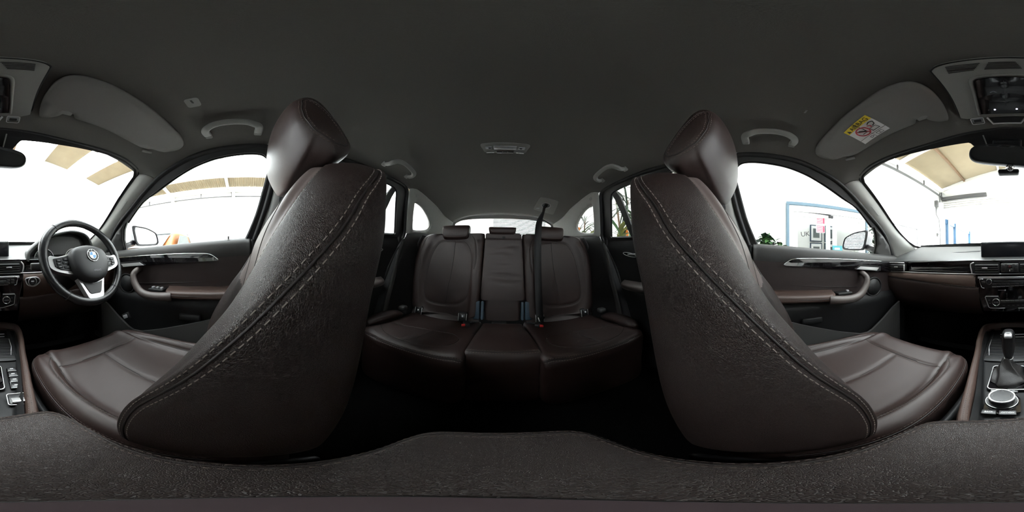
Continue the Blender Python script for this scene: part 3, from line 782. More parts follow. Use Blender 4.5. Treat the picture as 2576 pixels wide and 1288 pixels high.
    # map pocket
    pk = [(-.76, -.27), (-.70, -.295), (-.625, -.345), (-.545, -.392), (-.515, -.402), (-.47, -.398), (-.36, -.357), (-.28, -.325), (-.11, -.262), (.02, -.235), (.02, -.68), (-.76, -.68)]
    V, F = cdt_panel(pk, [], lambda a, b: (s*(.628+.03*max(0, -b-.45)), a, b), .05, .012, (s, 0, 0))
    mk('map_pocket', V, F, 'softblack', d, smooth=False)
    bx = MB().box((s*.668, -.235, -.288), (.02, .10, .035), None).mk('pocket_lamp', 'darkplas', d, bevel=.01)

    # rear door
    side2 = side
    d = struct('door_%d' % dn, '%s rear door in black with slim handle and pale armrest' % side2)
    outer = [tuple(p) for p in cr(np.array(seal_r[:14]), 70)]+[(.9, .12), (.6, .10), (.3, .085), (.17, .08)]
    V, F = cdt_panel(outer, [gl_r], lambda a, b: (s*(Xs(b)-.002), a, b), 0.05)
    mk('window_frame', V, F, 'rubber', d, solid=.014, soff=0, smooth=False)
    mk('glass_run', *tube_vf([(s*(Xs(b)+.002), a, b) for a, b in cr(np.array(gl_r), 60, True)], .006, 8, True), 'darkplas', d)
    V, F = cdt_panel([(.752, .398), (.715, .408), (.690, .36), (.668, .255), (.645, .118), (.680, .118), (.700, .2), (.718, .28), (.735, .35)], [], lambda a, b: (s*(Xs(b)-.001), a, b), .05, .012, (s, 0, 0))
    mk('glass_divider', V, F, 'rubber', d, smooth=False)
    def rx(b): return np.interp(b, [-.7, -.45, -.25, -.16, -.1, 0, .06, .09, .12], [.69, .68, .675, .68, .685, .675, .665, .668, .69])
    pl = [(.17, .112), (.5, .125), (.80, .138), (.925, .142), (.905, .07), (.85, -.01), (.78, -.14), (.712, -.26), (.672, -.36), (.645, -.50), (.63, -.68), (.19, -.68), (.17, -.3)]
    V, F = cdt_panel(pl, [], lambda a, b: (s*rx(b), a, b), .035)
    mk('panel', V, F, 'darkplas', d)
    rows = []
    for y, w in ((.42, .02), (.44, .05), (.55, .075), (.66, .07), (.72, .045), (.735, .015)):
        h0 = -.145
        rows.append([(s*.685, y, h0+.004), (s*(.685-w*.6), y, h0+.002), (s*(.685-w), y, h0-.012), (s*(.685-w*.9), y, h0-.035), (s*.685, y, h0-.05)])
    V, F = loft(rows, 40, 30)
    mk('armrest', V, F, 'pull', d)
    mk('handle_bezel', *tube_vf([(s*(.668), .68+.055*math.cos(q), .018+.010*math.sin(q)+.01*math.cos(q)) for q in np.linspace(0, 2*PI, 30, endpoint=False)], .0022, 8, True), 'satin', d)
    MB().box((s*.668, .66, .02), (.008, .07, .009)).mk('release_lever', 'satin', d, bevel=.002)
    dn += 1

# ================================================================ front seats
def sect(pts):
    """half profile (x>=0, y) -> closed symmetric loop"""
    return list(pts)+[(-x, y) for x, y in reversed(pts[1:-1])]
SEATX = 0.352
def front_seat(s, name, label):
    t = thing(name, label, 'seat', 'front seats')
    X0 = s*SEATX
    # inner side of the seat is at local +x when seen towards the car centre; loft is symmetric
    T = [  # h, yf(centre front), valley x, xb,yb ridge, xs,ys side seam, xr,yr rear corner
        (-.385, -.050, .13, .180, -.105, .200, -.085, .190, .040),
        (-.372, -.055, .13, .186, -.125, .214, -.112, .208, .055),
        (-.345, -.055, .13, .184, -.124, .221, -.116, .216, .060),
        (-.28, -.048, .13, .184, -.127, .222, -.115, .217, .073),
        (-.20, -.030, .128, .183, -.103, .222, -.094, .217, .090),
        (-.107, -.010, .125, .181, -.053, .222, -.037, .217, .108),
        (-.05, .004, .122, .176, -.013, .221, .008, .216, .122),
        (.02, .024, .118, .165, .031, .215, .079, .213, .147),
        (.07, .048, .112, .154, .063, .203, .118, .201, .165),
        (.115, .075, .105, .142, .092, .187, .156, .185, .183),
        (.148, .098, .092, .124, .116, .160, .184, .158, .203),
        (.166, .114, .075, .100, .134, .130, .196, .128, .208),
        (.174, .132, .04, .06, .144, .075, .190, .075, .198)]
    HB = [r[0] for r in T]; XB = [r[3]*.93 if r[0] > -.06 else r[2] for r in T]
    S = []
    for (h, yf, xv, xb, yb, xs, ys, xr, yr) in T:
        yf2 = yf+.004
        hp = [(0, yf), (xv*.5, yf), (xv, yf2-.004), ((xv+xb)/2, (yf2*.35+yb*.65)), (xb, yb), ((xb+xs)/2+.008, (yb+ys)/2-.004), (xs, ys), (xs+.003, (ys+yr)/2), (xr, yr-.004), (xr-.022, yr+.006), (xr*.5, yr+.010), (0, yr+.010)]
        S.append([(X0+x, y, h) for x, y in sect(hp)])
    V, F = loft(S, 110, 176)
    B0 = Surf(V, F)
    eye = Vector((0, 0, 0))
    sides = {}
    lines = []
    for q in (1, -1):          # q: which flank of the seat
        seam = cr(np.array([(X0+q*(xs+.004), ys, h) for (h, yf, xv, xb, yb, xs, ys, xr, yr) in T[1:12]]), 120)
        sides[q] = seam
        fr2 = cr(np.array([(X0+q*xb*.93, yb-.002, h) for (h, yf, xv, xb, yb, xs, ys, xr, yr) in T[6:12]]), 60)
        lines += [seam]
        sides[(q, 'f')] = fr2
    pan = cr(np.array([(X0-.125, -.045, -.33), (X0-.13, -.025, -.2), (X0-.125, -.002, -.1), (X0-.118, .03, .0), (X0-.10, .065, .075), (X0-.05, .083, .11), (X0, .086, .118), (X0+.05, .083, .11), (X0+.10, .065, .075), (X0+.118, .03, .0), (X0+.125, -.002, -.1), (X0+.13, -.025, -.2), (X0+.125, -.045, -.33)]), 160)
    V = groove(V, F, lines, .0035, .0045)
    V = groove(V, F, [pan, sides[(1, 'f')], sides[(-1, 'f')]], .003, .004)
    B = Surf(V, F)
    b = mk('backrest', V, F, 'leather_coarse', t, m2='leather_perf', pick=lambda x, y, h, n: n.y < -.25 and abs(x-X0) < np.interp(h, HB, XB))
    sm = Seams(); th = MB()
    for q in (1, -1):
        L = B.line(sides[q], .004); L = [(p, n if n.dot(Vector((q, -.2, 0))) > 0 else -n) for p, n in L]
        sm.tube([p+n*.0002 for p, n in L], .0016, 6)
        for off in (.0065, -.0065):
            L2 = B.line(sides[q], .004, off=off); L2 = [(p, n if n.dot(Vector((q, -.2, 0))) > 0 else -n) for p, n in L2]
            stitches(th, L2, .0062, .0034, .00055)
        L = B.line(sides[(q, 'f')], .004); L = [(p, n if n.dot(Vector((q*.6, -1, 0))) > 0 else -n) for p, n in L]
        sm.tube([p for p, n in L], .0014, 6)
        L2 = B.line(sides[(q, 'f')], .004, off=q*.005); stitches(th, [(p, n if n.dot(Vector((q*.6, -1, 0))) > 0 else -n) for p, n in L2], .0045, .0028, .0005)
    L = B.line(pan, .004); sm.tube([p for p, n in L], .0011, 6)
    sm.mk('seam', 'leather_dark', b); tag(th.mk('stitching', 'thread', b, smooth=False), kind='stuff')
    # ---- headrest (side profile lofted across the width)
    prof = np.array([(.078, .142), (.062, .175), (.052, .225), (.050, .275), (.056, .315), (.075, .333), (.098, .318), (.125, .276), (.150, .228), (.162, .200), (.152, .178), (.128, .158), (.105, .144), (.090, .139)])
    c = np.array([.098, .225]); S = []
    sst = lambda v: (lambda u: u*u*(3-2*u))(min(1, max(0, v)))
    for u in np.linspace(-1, 1, 19):
        x = .139*math.sin(u*PI/2); e = abs(x)/.139; k = max(.015, (1-e**14))**(1/4)*1.01
        S.append([(X0+x, p[0]+.014*e*e*sst((.125-p[0])/.07), p[1]+.058*e*e*sst((.26-p[1])/.12)*sst((.140-p[0])/.06)) for p in (c+(prof-c)*k)])
    V, F = loft(S, 70, 112)
    seams = []
    for q in (1, -1):
        loop = np.array([(X0+q*.150, y, h) for y, h in [(.066, .308), (.064, .280), (.068, .248), (.080, .218), (.098, .200), (.120, .191), (.142, .190), (.152, .197), (.148, .214), (.134, .240), (.104, .284), (.083, .306)]])
        seams.append(cr(loop, 90, True))
    V = groove(V, F, seams, .0025, .004)
    H = Surf(V, F)
    hd = mk('headrest', V, F, 'leather', t)
    sm = Seams(); th = MB()
    for q, sl in zip((1, -1), seams):
        L = H.line(np.vstack([sl, sl[:1]]), .004); L = [(p, n if n.x*q > 0 else -n) for p, n in L]
        sm.tube([p for p, n in L], .0010, 6)
        for off in (.0045, -.0045):
            L = H.line(np.vstack([sl, sl[:1]]), .004, off=off); L = [(p, n if n.x*q > 0 else -n) for p, n in L]
            stitches(th, L, .0042, .0024, .0006)
    sm.mk('seam', 'leather_dark', hd); tag(th.mk('stitching', 'thread_dim', hd, smooth=False), kind='stuff')
    for q in (1, -1):
        MB().cyl((X0+q*.06, .10, .13), (X0+q*.06, .115, .20), .007, n=16).mk('headrest_post', 'chrome', t)
    # ---- cushion
    S = []
    for (y, w, ht, hb, lo) in ((-.528, .150, -.425, -.425, -.47), (-.524, .185, -.392, -.396, -.50), (-.512, .205, -.368, -.372, -.52), (-.485, .218, -.356, -.358, -.53), (-.44, .226, -.358, -.351, -.535), (-.38, .229, -.366, -.348, -.54), (-.30, .230, -.377, -.347, -.54), (-.2, .230, -.385, -.348, -.54), (-.1, .228, -.388, -.352, -.54), (0, .224, -.388, -.356, -.53), (.04, .20, -.40, -.38, -.52)):
        k = w/.23
        hp = [(0, ht), (.07*k, ht), (.13*k, ht+.001), (.162*k, ht+.006), (.188*k, hb-.002), (.208*k, hb-.004), (.224*k, hb-.020), (w, hb-.040), (w*.99, hb-.075), (w*.94, lo+.02), (w*.8, lo), (0, lo)]
        S.append([(X0+x, y, h) for x, h in sect(hp)])
    V, F = loft(S, 110, 176)
    bol = lambda q, P: cr(np.array([(X0+q*x, y, h) for x, y, h in P]), 70)
    g1 = [bol(q, [(.172, -.515, -.36), (.165, -.46, -.352), (.163, -.40, -.356), (.170, -.33, -.362), (.173, -.25, -.368), (.171, -.17, -.372), (.171, -.06, -.376)]) for q in (1, -1)]
    thigh = cr(np.array([(X0+x, -.404-.004*math.cos(x*9), -.362) for x in np.linspace(-.163, .163, 9)]), 50)
    mid = cr(np.array([(X0, -.405, -.363), (X0-s*.004, -.33, -.372), (X0-s*.012, -.2, -.385), (X0-s*.016, -.06, -.388)]), 50)
    low = [bol(q, [(.213, -.505, -.375), (.226, -.46, -.372), (.232, -.38, -.372), (.234, -.28, -.373), (.234, -.16, -.374), (.231, -.02, -.378)]) for q in (1, -1)]
    ins = [bol(q, [(.166, -.455, -.352), (.183, -.42, -.350), (.190, -.36, -.350), (.193, -.28, -.352), (.189, -.2, -.354), (.182, -.12, -.362)]) for q in (1, -1)]
    V = groove(V, F, g1+[thigh, mid], .0045, .006); V = groove(V, F, low+ins, .002, .003)
    Cs = Surf(V, F)
    cu = mk('cushion', V, F, 'leather', t)
    sm = Seams(); th = MB()
    up = Vector((0, 0, 1))
    for P in g1+[thigh, mid]: sm.tube([p for p, n in Cs.line(P, .005)], .0012, 6)
    for q, P in zip((1, -1), low):
        fx = lambda L: [(p, n if n.dot(Vector((q, 0, .4))) > 0 else -n) for p, n in L]
        sm.tube([p for p, n in Cs.line(P, .005)], .0014, 6)
        for off in (.006, -.006): stitches(th, fx(Cs.line(P, .004, off=off)), .0048, .0028, .0005)
    for P in ins:
        fx = lambda L: [(p, n if n.z > 0 else -n) for p, n in L]
        sm.tube([p for p, n in Cs.line(P, .005)], .0010, 6)
        for off in (.004, -.004): stitches(th, fx(Cs.line(P, .004, off=off)), .0042, .0024, .0006)
    sm.mk('seam', 'leather_dark', cu); tag(th.mk('stitching', 'thread_dim', cu, smooth=False), kind='stuff')
    # base, rails, valance
    MB().box((X0, -.22, -.60), (.40, .50, .14)).mk('seat_base', 'darkplas', t, bevel=.03, bseg=3)
    for q in (1, -1): MB().box((X0+q*.19, -.20, -.698), (.03, .60, .035)).mk('seat_rail', 'satin', t, bevel=.004)
    MB().box((X0-s*.222, -.02, -.42), (.012, .16, .05)).mk('buckle_side_trim', 'darkplas', t, bevel=.005)
    MB().box((X0+s*.232, -.2, -.46), (.012, .36, .07)).mk('side_valance', 'darkplas', t, bevel=.005)
    return t
front_seat(-1, 'driver_seat', 'brown leather front seat facing the steering wheel, driver side')
front_seat(1, 'passenger_seat', 'brown leather front passenger seat on the side of the glazed office doors')

# ================================================================ rear bench
t = thing('rear_bench', 'brown leather rear bench seat with three headrests across the cabin', 'seat')
def slab(name, S, m, nu=70, nv=120, seams=(), gd=.006, gw=.007, st=(), stm='thread_dim', flip=None, parent=t):
    V, F = loft(S, nu, nv)
    if len(seams) or len(st): V = groove(V, F, list(seams)+list(st), gd, gw)
    o = mk(name, V, F, m, parent); B = Surf(V, F)
    fl = Vector(flip if flip else (0, -1, .3))
    if seams or st:
        sm = Seams()
        for P in list(seams)+list(st): sm.tube([p for p, n in B.line(P, .006)], .0019, 6)
        sm.mk('seam', 'leather_dark', o)
    if st:
        th = MB()
        for P in st:
            for off in (.007, -.007): stitches(th, [(p, n if n.dot(fl) > 0 else -n) for p, n in B.line(P, .005, off=off)], .006, .004, .0012)
        tag(th.mk('stitching', stm, o, smooth=False), kind='stuff')
    return o
by = lambda h: 1.03+.13*(h+.42)        # front plane of the rear backrest
for s in (-1, 1):
    # outer backrest
    S = []
    for h, xi, xo, th_ in ((-.415, .17, .60, .05), (-.405, .155, .625, .08), (-.36, .148, .652, .10), (-.28, .143, .664, .11), (-.18, .140, .668, .11), (-.05, .136, .652, .11), (.05, .132, .625, .10), (.11, .130, .598, .09), (.142, .130, .565, .07), (.152, .135, .53, .045)):
        y = by(h); xc = (xi+xo)/2; bo = .028 if h < .1 else .015
        P = [(xi, y+th_*.5), (xi+.003, y+.006), (xi+.02, y-bo*.6), (xi+.055, y-bo*.8), (xi+.10, y-.004), (xc, y+.004), (xo-.13, y-.004), (xo-.075, y-bo), (xo-.03, y-bo*.9), (xo-.004, y+.006), (xo, y+th_*.5), (xo-.03, y+th_), (xc, y+th_), (xi+.03, y+th_)]
        S.append([(s*x, yy, h) for x, yy in P])
    ov = cr(np.array([(s*x, by(h)+.0, h) for x, h in [(-.0+.545, -.211), (.512, -.024), (.462, .074), (.408, .100), (.335, .102), (.264, .092), (.218, .02), (.205, -.093), (.226, -.250), (.268, -.318), (.335, -.342), (.471, -.341), (.535, -.306)]]), 140, True)
    ov = np.vstack([ov, ov[:1]])
    midl = cr(np.array([(s*x, by(h), h) for x, h in [(.335, .10), (.338, 0), (.352, -.12), (.37, -.22), (.384, -.34)]]), 50)
    sa = [cr(np.array([(s*x, by(h)-.02, h) for x, h in P]), 50) for P in ([(.545, .135), (.567, .10), (.580, .04), (.585, -.02), (.577, -.07)], [(.215, .135), (.188, .09), (.178, .03), (.180, -.04), (.192, -.09)])]
    b = slab('backrest', S, 'leather', 80, 150, [ov, midl]+sa)
    th = MB(); B = None
    # outer cushion
    S = []
    for y, ht, lo, e in ((.508, -.47, -.60, .03), (.512, -.43, -.65, .015), (.525, -.402, -.70, .005), (.56, -.392, -.72, 0), (.64, -.398, -.72, 0), (.75, -.410, -.72, 0), (.88, -.425, -.72, 0), (.98, -.438, -.72, 0), (1.04, -.446, -.70, 0), (1.06, -.47, -.66, .01)):
        xi, xo = .135+e, .625-e*2
        if y < .9: xi = .135+e-.02*max(0, (.9-y))
        P = [(xi, ht-.05), (xi+.004, ht-.012), (xi+.03, ht+.002), (xi+.10, ht-.004), ((xi+xo)/2, ht-.006), (xo-.12, ht-.002), (xo-.05, ht+.012), (xo-.01, ht+.002), (xo, ht-.03), (xo-.01, (ht+lo)/2), (xo-.03, lo), ((xi+xo)/2, lo), (xi+.03, lo), (xi, (ht+lo)/2)]
        S.append([(s*x, y, h) for x, h in P])
    ov = cr(np.array([(s*x, y, -.405) for x, y in [(.575, .62), (.50, .575), (.38, .565), (.27, .58), (.205, .63), (.195, .70), (.235, .755), (.33, .765), (.46, .75), (.56, .70)]]), 110, True); ov = np.vstack([ov, ov[:1]])
    ln = cr(np.array([(s*.40, .567, -.40), (s*.375, .66, -.405), (s*.35, .764, -.41)]), 30)
    ed = cr(np.array([(s*x, y, -.405) for x, y in [(.122, .517), (.2, .515), (.35, .515), (.5, .516), (.61, .53)]]), 60)
    slab('cushion', S, 'leather', 80, 150, [ov, ln], .006, .007, [ed], flip=(0, -.5, 1))
# middle backrest, its lower flap, middle cushion
S = []
for h, w, th_ in ((-.292, .128, .05), (-.287, .142, .07), (-.24, .143, .09), (-.1, .136, .10), (.05, .128, .10), (.12, .123, .09), (.146, .121, .07), (.152, .115, .045)):
    y = by(h)-.012
    P = [(0, y), (w*.6, y), (w*.93, y+.002), (w, y+.014), (w, y+th_*.6), (w*.9, y+th_), (0, y+th_)]
    S.append([(x, yy, h) for x, yy in sect(P)])
hz = cr(np.array([(x, by(.115)-.012, .115) for x in np.linspace(-.12, .12, 5)]), 20)
V, F = loft(S, 90, 120)
for k, (h0, a) in enumerate(((.06, .0045), (.02, .0052), (-.02, .0048), (-.055, .0056), (-.09, .0040), (-.13, .0052), (-.17, .0032))):    # creases in the leather
    wob = .008*np.sin(V[:, 0]*22+k*1.7); V[:, 1] += np.where(V[:, 1] < by(-.1)+.05, a*np.exp(-((V[:, 2]-h0-wob)/.009)**2)*np.clip(1-(np.abs(V[:, 0]+.02*math.sin(k*2))/.125)**2, 0, 1), 0)
V = groove(V, F, [hz], .004, .004)
mb_ = mk('backrest', V, F, 'leather', t)
B = Surf(V, F); MB().tube([p for p, n in B.line(hz, .006)], .0014, 6).mk('seam', 'leather_dark', mb_)
MB().box((.002, by(.118)-.018, .124), (.020, .010, .012)).mk('release_tab', 'darkplas', mb_, bevel=.002)
S = []
for h, w in ((-.436, .098), (-.430, .110), (-.40, .113), (-.34, .113), (-.305, .111), (-.297, .10)):
    y = by(h)+.008
    S.append([(x, yy, h) for x, yy in sect([(0, y), (w*.7, y), (w*.95, y+.003), (w, y+.012), (w, y+.05), (w*.9, y+.06), (0, y+.06)])])
slab('lower_flap', S, 'leather', 40, 80)
for s in (-1, 1):
    for k, (x, w) in enumerate(((.165, .044), (.128, .020))):
        MB().box((s*x, 1.035, -.365), (w, .03, .13), Matrix.Rotation(-.1, 3, 'X')).mk('hinge_cover', 'bluegrey', t, bevel=.01, bseg=3)
S = []
for y, ht, lo, e in ((.552, -.46, -.60, .012), (.556, -.42, -.66, .006), (.568, -.394, -.70, .002), (.60, -.386, -.72, 0), (.75, -.396, -.72, 0), (.9, -.420, -.72, 0), (.97, -.430, -.72, 0), (.985, -.445, -.7, .004)):
    w = np.interp(y, [.55, .985], [.142, .118])-e
    S.append([(x, y, h) for x, h in sect([(0, ht), (w*.6, ht), (w*.92, ht-.002), (w, ht-.016), (w*1.01, ht-.06), (w*1.0, (ht+lo)/2), (w*.95, lo), (0, lo)])])
ed = cr(np.array([(x, .578, -.392) for x in np.linspace(-.132, .132, 7)]), 40)
slab('cushion', S, 'leather', 70, 100, [], .003, .005, [ed], flip=(0, -.4, 1))
MB().box((-.02, 1.0, -.438), (.09, .03, .012)).mk('pull_strap', 'darkplas', t, bevel=.004)
# rear headrests
def rear_headrest(x0, w, h0, h1, dep):
    prof = np.array([(0, h0+.006), (-.010, h0+.035), (-.006, h1-.030), (.010, h1-.004), (.035, h1), (.06, h1-.010), (.072, h1-.04), (.065, h0+.01), (.04, h0-.004)])
    c = prof.mean(0); S = []
    for x, k in ((-1, .45), (-.985, .75), (-.93, .92), (-.75, 1), (0, 1.02), (.75, 1), (.93, .92), (.985, .75), (1, .45)):
        S.append([(x0+x*w*(1-.10*(1-(p[1]-h0)/(h1-h0))), 1.085+p[0]*dep, p[1]) for p in (c+(prof-c)*k)])
    V, F = loft(S, 60, 72)
    ln = cr(np.array([(x0+x*w, 1.07, h) for x, h in [(-.92, h1-.02), (-.88, h0+.05), (-.78, h0+.022), (-.6, h0+.014), (0, h0+.010), (.6, h0+.014), (.78, h0+.022), (.88, h0+.05), (.92, h1-.02)]]), 60)
    V = groove(V, F, [ln], .002, .003); B = Surf(V, F)
    o = mk('headrest', V, F, 'leather', t)
    L = [(p, n if n.y < 0 else -n) for p, n in B.line(ln, .005)]
    MB().tube([p+n*.0006 for p, n in L], .0011, 6).mk('piping', 'thread_dim', o)
    for q in (1, -1): MB().cyl((x0+q*.05, 1.115, h0-.06), (x0+q*.05, 1.12, h0+.03), .007, n=12).mk('headrest_post', 'satin', o)
rear_headrest(-.330, .102, .112, .212, 1); rear_headrest(.325, .102, .112, .212, 1); rear_headrest(-.008, .096, .142, .198, 1)
# leather strip at the foot of each outer backrest, and the child-seat anchor covers set in it
for s in (-1, 1):
    S = []
    for x, k in ((.148, .6), (.152, .95), (.18, 1), (.40, 1), (.60, 1), (.632, .95), (.636, .6)):
        S.append([(s*x, 1.02+(y-1.02)*k, -.43+(h+.43)*k) for y, h in ((1.066, -.352), (1.050, -.378), (1.038, -.402), (1.026, -.428), (1.010, -.446), (.995, -.465), (1.0, -.50), (1.066, -.50))])
    V, F = loft(S, 40, 60); mk('anchor_strip', V, F, 'leather', t)
for x, hh in ((-.565, -.410), (-.250, -.412), (.235, -.412), (.555, -.410)):
    a = MB().box((x, 1.016, hh), (.056, .028, .066), Matrix.Rotation(-.3, 3, 'X')).mk('anchor_cover', 'darkplas', t, bevel=.008, bseg=3)
    MB().box((x, 1.001, hh+.008), (.040, .014, .040), Matrix.Rotation(-.3, 3, 'X')).mk('flap', 'button', a, bevel=.003)
    MB().box((x+.002, .9935, hh+.0105), (.010, .003, .012), Matrix.Rotation(-.3, 3, 'X')).mk('pictogram', 'white', a, smooth=False)
    for q in (1, -1): MB().tube([(x+q*.026, .992, hh-.024), (x+q*.026, 1.006, hh+.026)], .0022).mk('bezel', 'satin', a)
for s in (-1, 1):
    P = []
    S = []
    for y, h, w in ((.56, -.345, .015), (.60, -.335, .035), (.70, -.338, .042), (.80, -.352, .038), (.86, -.37, .015)):
        S.append([(s*(.61+w*math.cos(q)), y, h-.03+w*.7*math.sin(q)) for q in np.linspace(0, 2*PI, 10, endpoint=False)])
    V, F = loft(S, 30, 30); mk('side_pad', V, F, 'leather', t)
    MB().box((s*.598, .855, -.352), (.05, .05, .03)).mk('side_latch', 'softblack', t, bevel=.012, bseg=3)
    # side wing beside the backrest
    S = []
    for h, x, w in ((-.40, .672, .018), (-.2, .672, .022), (0, .652, .022), (.1, .622, .02), (.15, .592, .012)):
        y = by(h)-.01; S.append([(s*(x+w*math.cos(q)*.7), y+.05+.05*math.sin(q), h) for q in np.linspace(0, 2*PI, 12, endpoint=False)])
    V, F = loft(S, 40, 30); mk('side_wing', V, F, 'softblack', t)
MB().box((0, 1.20, -.14), (1.24, .04, .55), Matrix.Rotation(-.12, 3, 'X')).mk('back_shell', 'darkplas', t, bevel=.02)
# ================================================================ dashboard
M['brownpad'] = mat('brown_dash_leather', (0.095, 0.060, 0.048), 0.5, bump=0.3, bscale=420, btype='leather')
M['browndark'] = mat('dark_brown_plastic', (0.050, 0.034, 0.030), 0.45, bump=0.2, bscale=600)
t = thing('dashboard', 'dashboard with gloss black trim, chrome line, brown leather pad and centre screen', 'dashboard')
DASH = t
rows = []
for x in np.linspace(-.70, .70, 29):
    ax = abs(x); e = max(0, ax-.60)/.10
    xw = min(ax, .60)
    yb = ws_y(xw, .0735)+.012; yfr = -.772+.02*e**2
    yb = yb*(1-e*.35)+e*.35*yfr
    hb = .071-.045*e
    ft = -.016-.006*e
    rows.append([(x, yb-.03, hb-.01), (x, yb, hb), (x, yb*.7+yfr*.3, hb*.80+ft*.2), (x, yb*.42+yfr*.58, hb*.55+ft*.45), (x, yb*.2+yfr*.8, hb*.28+ft*.72), (x, yfr-.012, ft+.004), (x, yfr, ft-.008), (x, yfr-.01, ft-.03)])
V, F = strip_loft(rows, 120, 40)
mk('top_pad', V, F, 'dashpad', t)
for off in (.0, .012):     # moulded lines along the pad
    mk('pad_crease', *tube_vf([(x, -.90+.06*(x-.4)**2+off*2, np.interp(abs(x), [0, .6, .7], [.034, .030, .012])-off*.4) for x in np.linspace(.17, .60, 24)], .0012, 6), 'darkplas', t)
# gloss black fascia, right of the stack and behind the wheel
def fascia(x0, x1, h0, h1, yy, m, nm, cur=.012, parent=None):
    rows = []
    for x in np.linspace(x0, x1, 24):
        a, b = h0(x), h1(x)
        rows.append([(x, yy(x)-.02, a+.002), (x, yy(x), a), (x, yy(x)-cur, (a+b)/2), (x, yy(x)-.002, b+.004), (x, yy(x)-.01, b)])
    V, F = strip_loft(rows, 48, 16); return mk(nm, V, F, m, parent or t)
fy = lambda x: -.752+.02*(abs(x)/.69)**2
fascia(.185, .545, lambda x: -.018-.008*max(0, (x-.2)/.35), lambda x: -.077, fy, 'piano', 'gloss_fascia')
fascia(-.69, -.185, lambda x: -.02, lambda x: -.077, fy, 'piano', 'gloss_fascia')
fascia(-.186, .186, lambda x: -.018, lambda x: -.080, lambda x: -.757, 'piano', 'vent_surround', .004)
mk('chrome_line', *tube_vf([(x, fy(x)+.006, -.0815) for x in np.linspace(-.70, .70, 60)], .0030, 8), 'satin', t)
def pad(x0, x1, nm, m, prof):
    rows = []
    for x in np.linspace(x0, x1, 16):
        rows.append([(x, y+.02*(abs(x)/.69)**2, h+prof[1](x)*k) for y, h, k in prof[0]])
    V, F = strip_loft(rows, 40, 24); return mk(nm, V, F, m, t)
dx = lambda x: -.034*max(0, min(1, (.72-abs(x))/.55))
pad(.165, .70, 'leather_pad', 'brownpad', ([(-.765, -.086, 0), (-.745, -.086, 0), (-.735, -.097, .3), (-.736, -.108, 1), (-.752, -.112, 1)], dx))
pad(.150, .70, 'glovebox', 'browndark', ([(-.755, -.110, 1), (-.738, -.116, 1), (-.742, -.15, .9), (-.760, -.20, .6), (-.80, -.265, .3), (-.88, -.33, 0), (-.98, -.38, 0)], dx))
mk('pad_seam', *tube_vf([(x, -.736+.02*(x/.69)**2, -.110+dx(x)) for x in np.linspace(.168, .695, 30)], .0016, 6), 'leather_dark', t)
pad(-.70, -.165, 'leather_pad', 'brownpad', ([(-.765, -.086, 0), (-.745, -.086, 0), (-.735, -.097, .3), (-.736, -.115, 1), (-.745, -.15, 1), (-.755, -.17, 1)], dx))
pad(-.70, -.150, 'knee_panel', 'browndark', ([(-.757, -.165, 1), (-.752, -.18, 1), (-.770, -.25, .6), (-.82, -.33, .3), (-.92, -.40, 0), (-1.0, -.42, 0)], dx))
MB().box((.0, -.98, -.30), (1.38, .2, .5)).mk('lower_structure', 'carpet', t, smooth=False)
for s in (-1, 1): MB().box((s*.70, -.84, -.30), (.02, .16, .62)).mk('end_panel', 'darkplas', t, bevel=.01)

# air vents: frame, slats, tab
def vent(x0, x1, h0, h1, y, n, tab, label=None):
    V, F = cdt_panel([(x0-.006, h0-.006), (x1+.006, h0-.006), (x1+.006, h1+.006), (x0-.006, h1+.006)], [[(x0, h0), (x1, h0), (x1, h1), (x0, h1)]], lambda a, b: (a, y, b), .1, .008, (0, 1, 0))
    v = mk('air_vent', V, F, 'darkplas', t, smooth=False)
    MB().box(((x0+x1)/2, y-.018, (h0+h1)/2), (x1-x0, .004, h1-h0)).mk('back', 'rubber', v, smooth=False)
    for i in range(n):
        h = h0+(h1-h0)*(i+.5)/n
        MB().box(((x0+x1)/2, y, h), (x1-x0, .022, .0022), Matrix.Rotation(-.25, 3, 'X')).mk('slat', 'softblack', v, bevel=.0006)
    MB().box((tab, y+.010, (h0+h1)/2), (.026, .008, .006)).mk('tab', 'satin', v, bevel=.0015)
    return v
vent(.058, .168, -.072, -.034, -.745, 4, .120); vent(-.150, -.042, -.072, -.034, -.745, 4, -.100)
v = vent(.562, .668, -.070, -.036, -.722, 3, .615)
mk('bezel', *tube_vf([(.557, -.716, -.030), (.60, -.714, -.029), (.676, -.712, -.028), (.683, -.712, -.05), (.686, -.712, -.077)], .003, 8), 'satin', v)
MB().box((.558, -.715, -.055), (.007, .008, .036)).mk('wheel_control', 'satin', v, bevel=.002)
vent(-.668, -.562, -.070, -.036, -.722, 3, -.615)
for s, pts in ((1, [(.172, -.740, -.028), (.186, -.740, -.034), (.188, -.740, -.048), (.182, -.740, -.078)]), (-1, [(-.156, -.740, -.028), (-.166, -.740, -.04), (-.168, -.740, -.055), (-.163, -.740, -.078)])):
    mk('vent_bezel', *tube_vf(cr(np.array(pts), 20), .0032, 8), 'satin', t)
hz = MB().box((.006, -.742, -.053), (.080, .014, .040)).mk('hazard_panel', 'softblack', t, bevel=.003)
for x, w, h, hh, m in ((.034, .012, -.053, .030, 'button'), (-.022, .012, -.053, .030, 'button'), (.006, .024, -.045, .017, 'button'), (.006, .024, -.064, .017, 'button')):
    MB().box((x, -.734, h), (w, .008, hh)).mk('button', m, hz, bevel=.0015)
mk('warning_triangle', *tube_vf([(.006-.006, -.7298, -.049), (.006+.006, -.7298, -.049), (.006, -.7298, -.041)], .0007, 5, True), 'red', hz)
MB().box((.006, -.7298, -.064), (.003, .001, .007)).mk('lock_symbol', 'white', hz, smooth=False)

